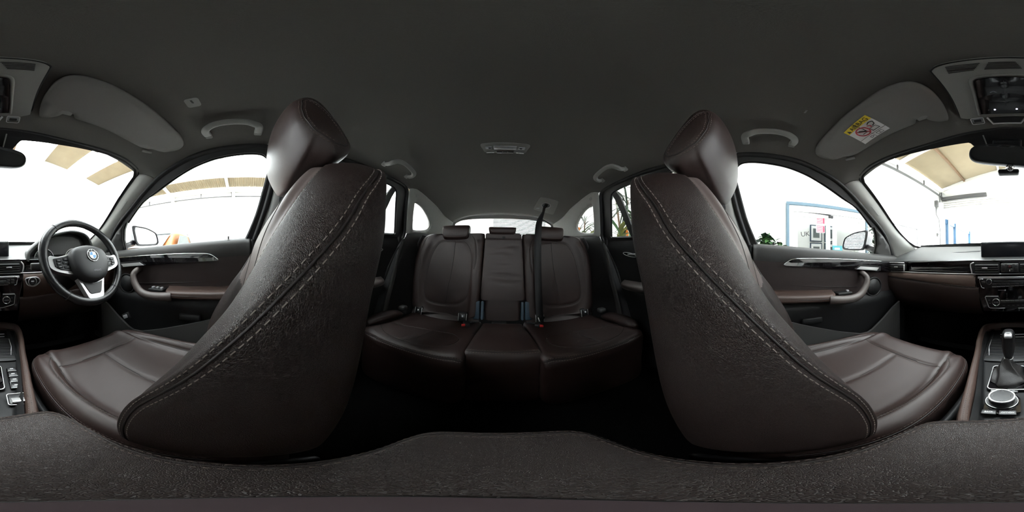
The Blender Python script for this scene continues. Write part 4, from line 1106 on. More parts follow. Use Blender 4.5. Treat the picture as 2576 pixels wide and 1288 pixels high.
# centre stack
ys = lambda h: -.738+(h+.09)*.10
st_out = [(.172, -.090), (-.166, -.090), (-.138, -.265), (.132, -.265)]
V, F = cdt_panel(st_out, [], lambda a, b: (a, ys(b), b), .05, .05, (0, -1, 0))
cs_ = mk('centre_stack', V, F, 'piano', t, smooth=False)
for s, pts in ((1, [(.173, -.086), (.171, -.10), (.150, -.18), (.131, -.266)]), (-1, [(-.167, -.086), (-.165, -.10), (-.150, -.18), (-.137, -.266)])):
    mk('stack_edge', *tube_vf([(a, ys(b)+.002, b) for a, b in pts], .0016, 6), 'softblack', t)
MB().box((.003, ys(-.1)+.003, -.097), (.30, .004, .010)).mk('gloss_ledge', 'satin', t, bevel=.0015)
def on(h, d=.004): return ys(h)+d
# audio panel
au = mk('audio_panel', *cdt_panel([(.143, -.106), (.11, -.106), (.095, -.103), (.09, -.106), (-.075, -.106), (-.08, -.099), (-.135, -.099), (-.132, -.132), (.120, -.145), (.132, -.143)], [], lambda a, b: (a, on(b, .001), b), .05, .004, (0, 1, 0)), 'button', t, smooth=False)
mk('bezel', *tube_vf([(a, on(b, .006), b) for a, b in [(.128, -.104), (.143, -.105), (.146, -.113), (.136, -.145), (.122, -.147)]], .0022, 8), 'chrome', au)
mk('bezel', *tube_vf([(a, on(b, .006), b) for a, b in [(-.118, -.097), (-.136, -.098), (-.139, -.104), (-.134, -.133), (-.122, -.136)]], .0022, 8), 'chrome', au)
MB().cyl((.100, on(-.115, .003), -.115), (.100, on(-.115, .018), -.115), .0125, .0115, 28).mk('volume_knob', 'button', au, angle=40)
mk('knob_ring', *tube_vf([(.100+.0125*math.cos(q), on(-.115, .012), -.115+.0125*math.sin(q)) for q in np.linspace(0, 2*PI, 32, endpoint=False)], .0014, 6, True), 'chrome', au)
for i in range(9):
    MB().box((.078-.0205*i, on(-.131, .007), -.131+.0008*i), (.0185, .006, .013)).mk('preset_button', 'button', au, bevel=.0008)
    MB().box((.078-.0205*i, on(-.138, .0075), -.139+.0008*i), (.0185, .003, .0022)).mk('button_edge', 'satin', au, smooth=False)
MB().box((-.004, on(-.118, .0055), -.117), (.168, .004, .010)).mk('disc_slot', 'rubber', au, bevel=.002)
for i, (a, b) in enumerate(((-.095, -.112), (-.115, -.111), (-.095, -.124), (-.115, -.123), (.128, -.118))):
    MB().box((a, on(b, .006), b), (.015, .004, .009)).mk('button', 'softblack', au, bevel=.001)
MB().box((.046, on(-.157, .001), -.157), (.03, .002, .0014)).mk('marking', 'greyprint', cs_, smooth=False)
MB().cyl((.028, on(-.157, 0), -.157), (.028, on(-.157, .003), -.157), .003, n=12).mk('marking', 'white', cs_)
# climate panel
cl = mk('climate_panel', *cdt_panel([(.118, -.188), (.06, -.188), (.05, -.205), (-.065, -.203), (-.072, -.180), (-.124, -.180), (-.121, -.228), (-.06, -.245), (.09, -.246), (.105, -.240)], [], lambda a, b: (a, on(b, .001), b), .05, .004, (0, 1, 0)), 'button', t, smooth=False)
for c, P in ((1, [(.06, -.186), (.118, -.187), (.121, -.192), (.106, -.242), (.098, -.247), (.06, -.247), (.03, -.246)]), (-1, [(-.07, -.178), (-.124, -.179), (-.127, -.184), (-.123, -.228), (-.118, -.232), (-.07, -.246), (-.03, -.247)])):
    mk('bezel', *tube_vf([(a, on(b, .006), b) for a, b in P], .0016, 6), 'satin', cl)
for c in ((.070, -.213), (-.086, -.205)):
    k = MB().cyl((c[0], on(c[1], .003), c[1]), (c[0], on(c[1], .020), c[1]), .0175, .0165, 32).mk('temperature_knob', 'button', cl, angle=40)
    mk('knob_ring', *tube_vf([(c[0]+.0165*math.cos(q), on(c[1], .019), c[1]+.0165*math.sin(q)) for q in np.linspace(0, 2*PI, 36, endpoint=False)], .0020, 8, True), 'chrome', cl)
    text_obj('lettering', 'AUTO', .0075, (c[0], on(c[1], .0205), c[1]), (-1, 0, 0), (0, 0, 1), 'greyprint', cl)
for i in range(5):
    MB().box((.040-.0215*i, on(-.214, .006), -.2145+.0006*i), (.020, .004, .010)).mk('climate_button', 'softblack', cl, bevel=.001)
    MB().box((.040-.0215*i, on(-.207, .0065), -.2075+.0006*i), (.020, .003, .0016)).mk('button_edge', 'satin', cl, smooth=False)
    MB().box((.036-.022*i, on(-.231, .004), -.230), (.010, .002, .005)).mk('marking', 'greyprint', cl, smooth=False)
for c in ((.103, -.205), (.100, -.222), (-.112, -.197), (-.110, -.214)):
    MB().box((c[0], on(c[1], .004), c[1]), (.008, .002, .004)).mk('marking', 'greyprint', cl, smooth=False)
# screen standing on the dash
sc_ = MB().box((.021, -.815, .0265), (.260, .022, .095), Matrix.Rotation(-.10, 3, 'X')).mk('screen_body', 'darkplas', t, bevel=.006, bseg=3)
MB().box((.021, -.8025, .0265), (.248, .004, .084), Matrix.Rotation(-.10, 3, 'X')).mk('display', 'screen', sc_, bevel=.001)
MB().box((.022, -.785, -.026), (.262, .05, .012)).mk('screen_foot', 'satin', sc_, bevel=.003)

# instrument binnacle
arch_ = cr(np.array([(-.185, -.02), (-.195, .02), (-.245, .068), (-.30, .102), (-.40, .130), (-.467, .134), (-.53, .115), (-.565, .060), (-.578, -.02)]), 50)
V = []
for (y, k, dz) in ((-.745, .985, -.006), (-.752, 1.0, 0), (-.80, .985, .004), (-.88, .95, .0), (-.98, .90, -.03)):
    for x, h in arch_: V.append((-.385+(x+.385)*k, y-.06*max(0, (h-.02)), h*k+dz-.002))
hood = mk('binnacle_hood', V, grid_faces(5, 50), 'dashpad', t, solid=.012, soff=-1)
V, F = cdt_panel([tuple(p) for p in arch_], [], lambda a, b: (-.385+(a+.385)*.97, -.80-.10*max(0, b), b*.97), .03)
cf = mk('cluster_face', V, F, 'darkplas', t, smooth=False)
V, F = cdt_panel([(-.245, .002), (-.525, .002), (-.50, .085), (-.46, .100), (-.36, .100), (-.29, .07)], [], lambda a, b: (a, -.792-.10*max(0, b), b), .05, .004, (0, 1, 0))
mk('hood_lining', V, F, 'softblack', cf, smooth=False)
for xg in (-.285, -.455):
    gge = MB().cyl((xg, -.792, -.018), (xg, -.785, -.018), .052, n=40).mk('gauge', 'rubber', t, angle=40)
    mk('gauge_ring', *tube_vf([(xg+.052*math.cos(q), -.783, -.018+.052*math.sin(q)) for q in np.linspace(0, 2*PI, 40, endpoint=False)], .0022, 8, True), 'satin', gge)
    for i in range(11):
        q = math.radians(225-27*i); MB().box((xg-.043*math.cos(q), -.7845, -.018+.043*math.sin(q)), (.002, .001, .006), Matrix.Rotation(q-PI/2, 3, 'Y')).mk('tick', 'greyprint', gge, smooth=False)
    MB().box((xg+.014, -.7835, -.030), (.036, .001, .002), Matrix.Rotation(.7, 3, 'Y')).mk('needle', 'white', gge, smooth=False)
# start button, light switch, boot release, stalk
sb = mk('start_button_bezel', *tube_vf([(a, -.7275, b) for a, b in cr(np.array([(-.178, -.106), (-.225, -.102), (-.243, -.121), (-.218, -.143), (-.187, -.138), (-.176, -.120)]), 40, True)], .0028, 8, True), 'satin', t)
mk('plate', *cdt_panel([(-.178, -.106), (-.225, -.102), (-.243, -.121), (-.218, -.143), (-.187, -.138), (-.176, -.120)], [], lambda a, b: (a, -.7345, b), .1, .006, (0, 1, 0)), 'button', sb, smooth=False)
MB().cyl((-.206, -.734, -.121), (-.206, -.722, -.121), .019, .018, 28).mk('start_button', 'button', sb, angle=40)
mk('button_ring', *tube_vf([(-.206+.019*math.cos(q), -.7235, -.121+.019*math.sin(q)) for q in np.linspace(0, 2*PI, 32, endpoint=False)], .0014, 6, True), 'satin', sb)
MB().box((-.206, -.7215, -.119), (.013, .001, .004)).mk('marking', 'white', sb, smooth=False)
ls = MB().box((-.53, -.725, -.115), (.085, .012, .055)).mk('light_switch_panel', 'button', t, bevel=.006)
MB().cyl((-.515, -.722, -.115), (-.515, -.708, -.115), .017, .016, 24).mk('rotary_switch', 'button', ls, angle=40)
mk('ring', *tube_vf([(-.515+.017*math.cos(q), -.710, -.115+.017*math.sin(q)) for q in np.linspace(0, 2*PI, 32, endpoint=False)], .0015, 6, True), 'satin', ls)
for k in range(3): MB().box((-.548, -.717, -.100-.014*k), (.018, .004, .010)).mk('button', 'softblack', ls, bevel=.001)
mk('bezel', *tube_vf([(-.53+a, -.718, -.115+b) for a, b in rrect(.088, .058, .008)], .0014, 6, True), 'satin', ls)
br = MB().box((-.615, -.545, -.325), (.012, .05, .035), Matrix.Rotation(.55, 3, 'X')).mk('boot_release_panel', 'darkplas', t, bevel=.004)
MB().box((-.607, -.545, -.325), (.006, .028, .02), Matrix.Rotation(.55, 3, 'X')).mk('boot_release_button', 'greyprint', br, bevel=.002)

# ================================================================ steering wheel
WC = Vector((-.362, -.530, -.016)); tl = math.radians(25)
wa = Vector((-1, 0, 0)); wb = Vector((0, -math.sin(tl), math.cos(tl))); wn_ = wa.cross(wb)
def wp(a, b, c=0.0): return WC+wa*a+wb*b+wn_*c
t = thing('steering_wheel', 'black leather three-spoke steering wheel with silver spokes and round blue and white badge', 'steering wheel')
P = [wp(.168*math.sin(q), .168*math.cos(q)) for q in np.linspace(0, 2*PI, 72, endpoint=False)]
V = []
for i, q in enumerate(np.linspace(0, 2*PI, 72, endpoint=False)):
    rd = wa*math.sin(q)+wb*math.cos(q)
    thick = 1+.12*math.exp(-((abs(math.degrees(q)-180)-110)/18)**2)
    for j in range(14):
        z = 2*PI*j/14; V.append(P[i]+rd*.0165*thick*math.cos(z)+wn_*.0145*thick*math.sin(z))
M['wheelleather'] = mat('black_wheel_leather', (0.016, 0.016, 0.017), 0.24, bump=0.12, bscale=500, btype='leather')
rim = mk('rim', V, grid_faces(72, 14, True, True), 'wheelleather', t)
for deg in (-38, 38, 142, 218):
    q = math.radians(deg); rd = wa*math.sin(q)+wb*math.cos(q)
    mk('rim_joint', *tube_vf([WC+rd*.168+rd*.0172*math.cos(z)+wn_*.0152*math.sin(z) for z in np.linspace(0, 2*PI, 20, endpoint=False)], .0009, 5, True), 'rubber', rim)
_wp0 = wp
def wp(a, b, c=0.0): return _wp0(a, b-.022, c)
# hub pad
def wpoly(P2, c0, c1, dome=0.0, step=.012):
    def f(a, b): return wp(a, b, c1)
    V, F = cdt_panel(P2, [], f, step, 1.0, wn_*(c0-c1)); return V, F
pad2 = [tuple(p) for p in cr(np.array([(-.060, .052), (0, .064), (.060, .052), (.080, .030), (.084, -.002), (.074, -.038), (.050, -.066), (.020, -.078), (0, -.080), (-.020, -.078), (-.050, -.066), (-.074, -.038), (-.084, -.002), (-.080, .030)]), 60, True)]
S = []
for k, c in ((1.0, -.02), (1.0, .018), (.985, .030), (.94, .039), (.84, .046), (.6, .051), (.3, .053)):
    S.append([wp(a*k, (b+.005)*k-.005, c) for a, b in pad2])
V, F = loft(np.array([[tuple(p) for p in r] for r in S]), 40, 90)
M['hub'] = mat('black_airbag_cover', (0.028, 0.028, 0.029), 0.5, bump=0.2, bscale=900)
hub = mk('airbag_cover', V, F, 'hub', t)
mk('cover_line', *tube_vf([wp(a, b, c) for a, b, c in cr(np.array([(-.060, .030, .0445), (-.050, -.02, .0475), (-.030, -.050, .047), (0, -.060, .047), (.030, -.050, .047), (.050, -.02, .0475), (.060, .030, .0445)]), 40)], .0009, 5), 'rubber', hub)
text_obj('lettering', 'AIRBAG', .010, wp(.004, -.045, .0525), wa, wb, 'greyprint', hub)
# badge
M['badgeblue'] = mat('badge_blue', (0.02, 0.25, 0.60), 0.3); M['badgewhite'] = mat('badge_white', (0.85, 0.86, 0.88), 0.3)
bd = mk('badge', *(lambda m: (m.V, m.F))(MB().cyl(wp(0, .012, .046), wp(0, .012, .0552), .0235, .0225, 40)), 'rubber', t, angle=40)
for r in (.0232, .0140): mk('badge_ring', *tube_vf([wp(r*math.cos(q), .012+r*math.sin(q), .0555) for q in np.linspace(0, 2*PI, 40, endpoint=False)], .0010, 6, True), 'chrome', bd)
for k in range(4):
    P2 = [wp(0, .012, .0556)]+[wp(.0138*math.cos(q), .012+.0138*math.sin(q), .0556) for q in np.linspace(k*PI/2, (k+1)*PI/2, 10)]
    MB().prism(P2, wn_*.0006).mk('badge_quarter', 'badgeblue' if k in (1, 3) else 'badgewhite', bd, smooth=False)
for ch, ang in (('B', 135), ('M', 90), ('W', 45)):
    q = math.radians(ang); u = wa*math.sin(q)-wb*math.cos(q); v = wa*math.cos(q)+wb*math.sin(q)
    text_obj('letter', ch, .0075, wp(.0185*math.cos(q), .012+.0185*math.sin(q), .0556), u, v, 'badgewhite', bd)
# side spokes with switches
for s in (-1, 1):
    P2 = [(s*.070, .034), (s*.118, .026), (s*.150, .030), (s*.156, .008), (s*.150, -.016), (s*.118, -.032), (s*.062, -.040), (s*.074, .0)]
    sp = mk('spoke', *wpoly([tuple(p) for p in cr(np.array(P2), 40, True)], -.012, .014), 'satin', t, smooth=False, bevel=.002)
    P2 = [(s*.074, .029), (s*.118, .021), (s*.138, .018), (s*.136, -.010), (s*.116, -.022), (s*.070, -.032), (s*.078, .0)]
    mk('switch_plate', *wpoly(P2, .012, .018), 'button', sp, smooth=False, bevel=.0015)
    for a, b, w, h in ((.094, .014, .020, .009), (.120, .010, .018, .009), (.096, .001, .022, .010), (.122, -.002, .016, .010), (.092, -.016, .024, .009), (.119, -.013, .018, .008)):
        bt_ = mk('switch', *wpoly([(s*(a-w/2), b-h/2), (s*(a+w/2), b-h/2), (s*(a+w/2), b+h/2), (s*(a-w/2), b+h/2)], .017, .0212, step=1), 'darkplas', sp, smooth=False, bevel=.0012)
        mk('mark', *wpoly([(s*(a-.004), b-.001), (s*(a+.004), b-.001), (s*(a+.004), b+.001), (s*(a-.004), b+.001)], .0212, .0216, step=1), 'greyprint', sp, smooth=False)
# lower spoke: silver V frame with dark centre
o_ = [(-.060, -.058), (-.046, -.095), (-.034, -.130), (-.026, -.138), (.026, -.138), (.034, -.130), (.046, -.095), (.060, -.058), (.036, -.070), (.014, -.078), (-.014, -.078), (-.036, -.070)]
mk('lower_spoke', *wpoly(o_, -.012, .012), 'satin', t, smooth=False, bevel=.003)
mk('lower_spoke_insert', *wpoly([(-.044, -.074), (-.026, -.114), (-.019, -.120), (.019, -.120), (.026, -.114), (.044, -.074), (.022, -.079), (0, -.082), (-.022, -.079)], .010, .0145), 'softblack', t, smooth=False, bevel=.002)
wp = _wp0
MB().cyl(wp(0, 0, -.02), wp(0, 0, -.09), .05, .06, 24).mk('hub_back', 'darkplas', t)
t = thing('steering_column', 'black steering column cowl with stalks behind the wheel', 'steering column')
V, F = loft([[tuple(wp(.062*math.cos(q)*k, -.005+.055*math.sin(q)*k, c)) for q in np.linspace(0, 2*PI, 16, endpoint=False)] for k, c in ((.5, -.088), (.95, -.092), (1.05, -.13), (1.15, -.22), (1.2, -.30))], 20, 32)
mk('cowl', V, F, 'darkplas', t)
for s in (-1, 1):
    st_ = MB().tube([wp(s*.05, .0, -.10), wp(s*.11, .006, -.085), wp(s*.150, .006, -.075)], [.007, .008, .010], 12).mk('stalk', 'darkplas', t)
    MB().box(wp(s*.172, .004, -.070), (.050, .020, .026)).mk('stalk_end', 'softblack', t, bevel=.005)
    MB().box(wp(s*.168, .008, -.058), (.010, .001, .004)).mk('stalk_mark', 'greyprint', t, smooth=False)

# ================================================================ centre console
t = thing('centre_console', 'black centre console with gear lever, rotary controller and stitched leather edges', 'console')
ch = lambda y: np.interp(y, [-.9, -.5, -.36, -.25], [-.43, -.428, -.420, -.402])
rows = []
for y in np.linspace(-.88, -.20, 18):
    w = np.interp(y, [-.88, -.68, -.45, -.23], [.150, .132, .094, .058]); e = np.interp(y, [-.88, -.79, -.7], [.0, .7, 1])
    c = ch(y)
    rows.append([(-w, y, c+.022), (-w+.012, y, c+.012), (-w+.02, y, c), (-.03, y, c), (.03, y, c), (w-.02, y, c), (w-.012, y, c+.012), (w, y, c+.022)])
V, F = strip_loft(rows, 60, 40); top = mk('top_plate', V, F, 'darkplas', t)
for s in (-1, 1):
    ed = cr(np.array([(.060, -.215, -.372), (.070, -.234, -.378), (.086, -.304, -.384), (.111, -.456, -.390), (.130, -.60, -.392), (.143, -.683, -.388), (.150, -.785, -.382), (.130, -.842, -.378), (.05, -.872, -.376), (-.001, -.878, -.376)]), 80)
    V = []
    for i, p in enumerate(ed):
        tn = ed[min(i+1, 79)]-ed[max(i-1, 0)]; tn /= np.linalg.norm(tn); nn = np.array([-tn[1], tn[0], 0]); nn = nn/np.linalg.norm(nn)
        if nn[0] < 0 and i < 50: nn = -nn
        for dx_, dz in ((-.016, -.026), (-.012, -.006), (-.004, .001), (.006, .001), (.009, -.006), (.011, -.03), (.011, -.10)):
            V.append((s*(p[0]+nn[0]*dx_), p[1]+nn[1]*dx_, p[2]+dz))
    er = mk('leather_edge', V, grid_faces(80, 7), 'doorleather', t)
    th = MB(); n = Vector((0, 0, 1))
    for off in (-.007, -.001):
        L = []
        for i, p in enumerate(ed[:66]):
            tn = ed[min(i+1, 79)]-ed[max(i-1, 0)]; tn /= np.linalg.norm(tn)
            nn = np.array([-tn[1], tn[0], 0]); nn = nn if nn[0] > 0 else -nn
            L.append((Vector((s*(p[0]+nn[0]*off), p[1]+nn[1]*off, p[2]+.0008+(-.002 if off < -.005 else .0008))), n))
        stitches(th, L, .0045, .0028, .0008)
    tag(th.mk('stitching', 'thread_dim', er, smooth=False), kind='stuff')
    MB().box((s*.104, -.52, -.57), (.02, .72, .30)).mk('side_panel', 'darkplas', t, bevel=.01)
MB().box((0, -.04, -.555), (.185, .34, .33)).mk('rear_box', 'darkplas', t, bevel=.02)
# storage shutter ahead of the lever
sh = MB().box((.0, -.66, -.424), (.20, .20, .006)).mk('storage_cover', 'button', t, bevel=.003)
for i in range(7): MB().box((.0, -.74+.026*i, -.4205), (.19, .004, .002)).mk('cover_rib', 'softblack', sh, smooth=False)
for h in (-.395, -.41): MB().box((-.01, -.758, h), (.13, .003, .003)).mk('cover_line', 'satin', sh, smooth=False)
for s in (-1, 1): mk('cup_edge', *tube_vf([(s*.085, -.60, -.420), (s*.094, -.66, -.412), (s*.092, -.72, -.405)], .0015, 6), 'satin', sh)
# gear lever
gp = mk('gear_plate', *cdt_panel(rrect(.105, .135, .012), [], lambda a, b: (.008+a, -.450+b, -.4175), .05, .006, (0, 0, 1)), 'piano', t, smooth=False)
mk('gear_bezel', *tube_vf([(.008+a, -.450+b, -.4115) for a, b in rrect(.100, .130, .012)], .0018, 6, True), 'satin', gp)
S = []
for k, (h, wx, wy, cx_, cy_) in enumerate(((-.412, .044, .056, .008, -.452), (-.402, .043, .054, .008, -.454), (-.390, .034, .040, .006, -.462), (-.376, .024, .030, .010, -.472), (-.362, .018, .020, .012, -.480), (-.348, .013, .014, .010, -.486))):
    S.append([(cx_+wx*math.copysign(abs(math.cos(q))**.6, math.cos(q))*(1+.10*math.sin(5*q+k*1.3)), cy_+wy*math.copysign(abs(math.sin(q))**.6, math.sin(q))*(1+.08*math.cos(4*q+k)), h+.004*math.sin(3*q+k*2)) for q in np.linspace(0, 2*PI, 24, endpoint=False)])
M['gaiter'] = mat('black_gaiter_leather', (0.014, 0.012, 0.012), 0.5, bump=0.4, bscale=300, btype='leather')
V, F = loft(S, 40, 72); gl_ = mk('gaiter', V, F, 'gaiter', t)
S = []
for h, wx, wy, cy_ in ((-.356, .010, .010, -.485), (-.345, .012, .013, -.487), (-.32, .018, .019, -.492), (-.285, .0215, .024, -.497), (-.262, .0205, .025, -.500), (-.250, .016, .021, -.501), (-.246, .010, .014, -.501)):
    S.append([(.008+wx*math.copysign(abs(math.cos(q))**.7, math.cos(q)), cy_+wy*math.copysign(abs(math.sin(q))**.7, math.sin(q)), h) for q in np.linspace(0, 2*PI, 20, endpoint=False)])
V, F = loft(S, 40, 60); gk = mk('gear_knob', V, F, 'wheelleather', t)
MB().box((.008, -.481, -.256), (.024, .018, .012), Matrix.Rotation(-.5, 3, 'X')).mk('knob_cap', 'satin', gk, bevel=.004)
text_obj('lettering', 'P R N D', .006, (.008, -.4715, -.2525), (-1, 0, 0), (0, -.5, .86), 'white', gk)
mk('knob_ring', *tube_vf([(.008+.013*math.cos(q), -.487+.014*math.sin(q), -.349) for q in np.linspace(0, 2*PI, 24, endpoint=False)], .0015, 6, True), 'satin', gk)
# rotary controller and its keys
ic = Vector((.017, -.320, -.405))
rc = mk('controller_plate', *cdt_panel([(.047, -.275), (.050, -.330), (.040, -.356), (-.008, -.358), (-.020, -.330), (-.018, -.278), (.010, -.270)], [], lambda a, b: (a, b, -.4015+.05*(b+.32)), .05, .006, (0, 0, 1)), 'piano', t, smooth=False)
MB().cyl((ic.x, ic.y, -.400), (ic.x, ic.y, -.386), .0315, .030, 40).mk('controller_skirt', 'button', t, angle=40)
kn = MB().cyl((ic.x, ic.y, -.390), (ic.x, ic.y, -.371), .0265, .0262, 48).mk('rotary_controller', 'button', t, angle=40)
mk('controller_ring', *tube_vf([(ic.x+.0252*math.cos(q), ic.y+.0252*math.sin(q), -.3705) for q in np.linspace(0, 2*PI, 48, endpoint=False)], .0026, 8, True), 'satin', kn)
mk('skirt_ring', *tube_vf([(ic.x+.0318*math.cos(q), ic.y+.0318*math.sin(q), -.391) for q in np.linspace(0, 2*PI, 48, endpoint=False)], .0014, 8, True), 'chrome', kn)
MB().cyl((ic.x, ic.y, -.3715), (ic.x, ic.y, -.3700), .0235, n=40).mk('touch_face', 'screen', kn, angle=40)
for dx_, dy_ in ((0, .017), (0, -.017), (.017, 0), (-.017, 0)):
    mk('arrow', *tube_vf([(ic.x+dx_*1.0+dy_*.14, ic.y+dy_+dx_*.14, -.3696), (ic.x+dx_*1.15, ic.y+dy_*1.15, -.3696), (ic.x+dx_-dy_*.14, ic.y+dy_-dx_*.14, -.3696)], .0004, 4), 'greyprint', kn)
for (a, b, w, d_, txt) in ((.036, -.362, .020, .012, 'MENU'), (.015, -.365, .018, .012, 'MEDIA'), (-.006, -.362, .020, .012, 'TEL'), (.036, -.273, .026, .016, 'BACK'), (.004, -.273, .030, .016, 'OPTION')):
    k_ = MB().box((a, b, -.3945+.05*(b+.32)), (w, d_, .006)).mk('key', 'button', rc, bevel=.0015)
    text_obj('lettering', txt, .0058, (a, b, -.3913+.05*(b+.32)), (-1, 0, 0), (0, -1, 0), 'white', rc)
# drive-mode switches and parking brake on the driver's side
dm = MB().box((-.072, -.445, -.4185), (.032, .115, .008)).mk('mode_switch_plate', 'piano', t, bevel=.003)
for i in range(4):
    MB().box((-.072, -.490+.030*i, -.4125), (.026, .024, .006)).mk('mode_switch', 'button', dm, bevel=.002)
    MB().box((-.072, -.490+.030*i, -.4092), (.010, .003, .001)).mk('mark', 'white', dm, smooth=False)
    MB().box((-.072, -.477+.030*i, -.4110), (.026, .0012, .003)).mk('edge', 'satin', dm, smooth=False)
pb = MB().box((-.066, -.330, -.408), (.046, .044, .014)).mk('parking_brake_switch', 'button', t, bevel=.004)
MB().box((-.066, -.322, -.399), (.034, .022, .006), Matrix.Rotation(.3, 3, 'X')).mk('lever_face', 'satin', pb, bevel=.002)
mk('bezel', *tube_vf([(-.066+a, -.330+b, -.402) for a, b in rrect(.048, .046, .006)], .0014, 6, True), 'satin', pb)

# ================================================================ armrest the camera stands on
ol = cr(np.array([(-.075, -.222), (-.100, -.208), (-.112, -.165), (-.113, -.10), (-.110, -.03), (-.104, .03), (-.100, .09), (-.094, .135), (-.075, .163), (-.03, .173), (.03, .173), (.07, .163), (.088, .13), (.093, .06), (.098, 0), (.104, -.06), (.106, -.12), (.098, -.170), (.075, -.192), (.03, -.206), (-.02, -.216)]), 130, True)
cc = ol.mean(0)
S = []
for k, h in ((.90, -.372), (.985, -.368), (1.0, -.355), (1.0, -.340), (.99, -.330), (.965, -.3245), (.92, -.3215), (.84, -.3195), (.7, -.3185), (.5, -.318), (.25, -.318)):
    off = (1-k)*.10
    Q = []
    for p in ol:
        v = p-cc; L = np.linalg.norm(v); Q.append((*(cc+v*(1-off/L if k >= .84 else k*(1-.016/L)/.84)), h+.006*max(0, (p[1]+.05)*0)))
    S.append(Q)
A = cr(np.array(S), 44); V = A.reshape(-1, 3); F = grid_faces(44, 130, False, True); V = np.vstack([V, A[-1].mean(0)[None]]); F += [(len(V)-1, 43*130+j, 43*130+(j+1) % 130) for j in range(130)]
sl = np.array([(*(cc+(p-cc)*(1-.013/np.linalg.norm(p-cc))), -.3265) for p in ol]); sl = np.vstack([sl, sl[:1]])
V = groove(V, F, [sl], .002, .0035); B = Surf(V, F)
ar_ = tag(mk('armrest_lid', V, F, 'leather_coarse', t), 'brown grained leather armrest lid with double stitching')
L0 = B.line(sl, .004); MB().tube([p for p, n in L0], .0011, 6).mk('seam', 'leather_dark', ar_)
th = MB()
for off in (.0055, -.0055): stitches(th, [(p, n if n.z > 0 else -n) for p, n in B.line(sl, .004, off=off)], .0052, .003, .0008)
tag(th.mk('stitching', 'thread_dim', ar_, smooth=False), kind='stuff')
MB().box((0, -.02, -.384), (.17, .33, .024)).mk('lid_base', 'darkplas', t, bevel=.008)
M['mount'] = mat('dull_mauve_plate', (0.045, 0.028, 0.032), 0.5)
t = thing('camera_mount', 'small flat round mount plate standing on the armrest lid', 'mount plate')
MB().cyl((-.012, .004, -.3180), (-.012, .004, -.3145), .0235, .0225, 48).mk('plate', 'mount', t, angle=40)
mk('rim', *tube_vf([(-.012+.0232*math.cos(q), .004+.0232*math.sin(q), -.3160) for q in np.linspace(0, 2*PI, 48, endpoint=False)], .0012, 6, True), 'rubber', t)
# ================================================================ overhead fittings
M['yellow'] = mat('yellow_print', (0.75, 0.55, 0.02), 0.5); M['redprint'] = mat('red_print', (0.55, 0.02, 0.04), 0.5); M['blackprint'] = mat('black_print', (0.01, 0.01, 0.01), 0.5)
M['lens'] = mat('clear_lens', (0.35, 0.36, 0.38), 0.2, spec=0.8)
vis = [(.130, -.352), (.118, -.30), (.113, -.25), (.115, -.212), (.128, -.190), (.165, -.184), (.25, -.189), (.36, -.191), (.47, -.190), (.520, -.200), (.545, -.228), (.545, -.265), (.525, -.288), (.497, -.305), (.480, -.322), (.45, -.333), (.39, -.336), (.311, -.334), (.225, -.334), (.208, -.330), (.198, -.318), (.180, -.318), (.172, -.338), (.158, -.352), (.142, -.357)]
def vz(x, y):
    xx = min(abs(x), .52); a = liner_at(xx, max(y, -.41)); return min(a-.016, .462-.10*max(0, xx-.14))
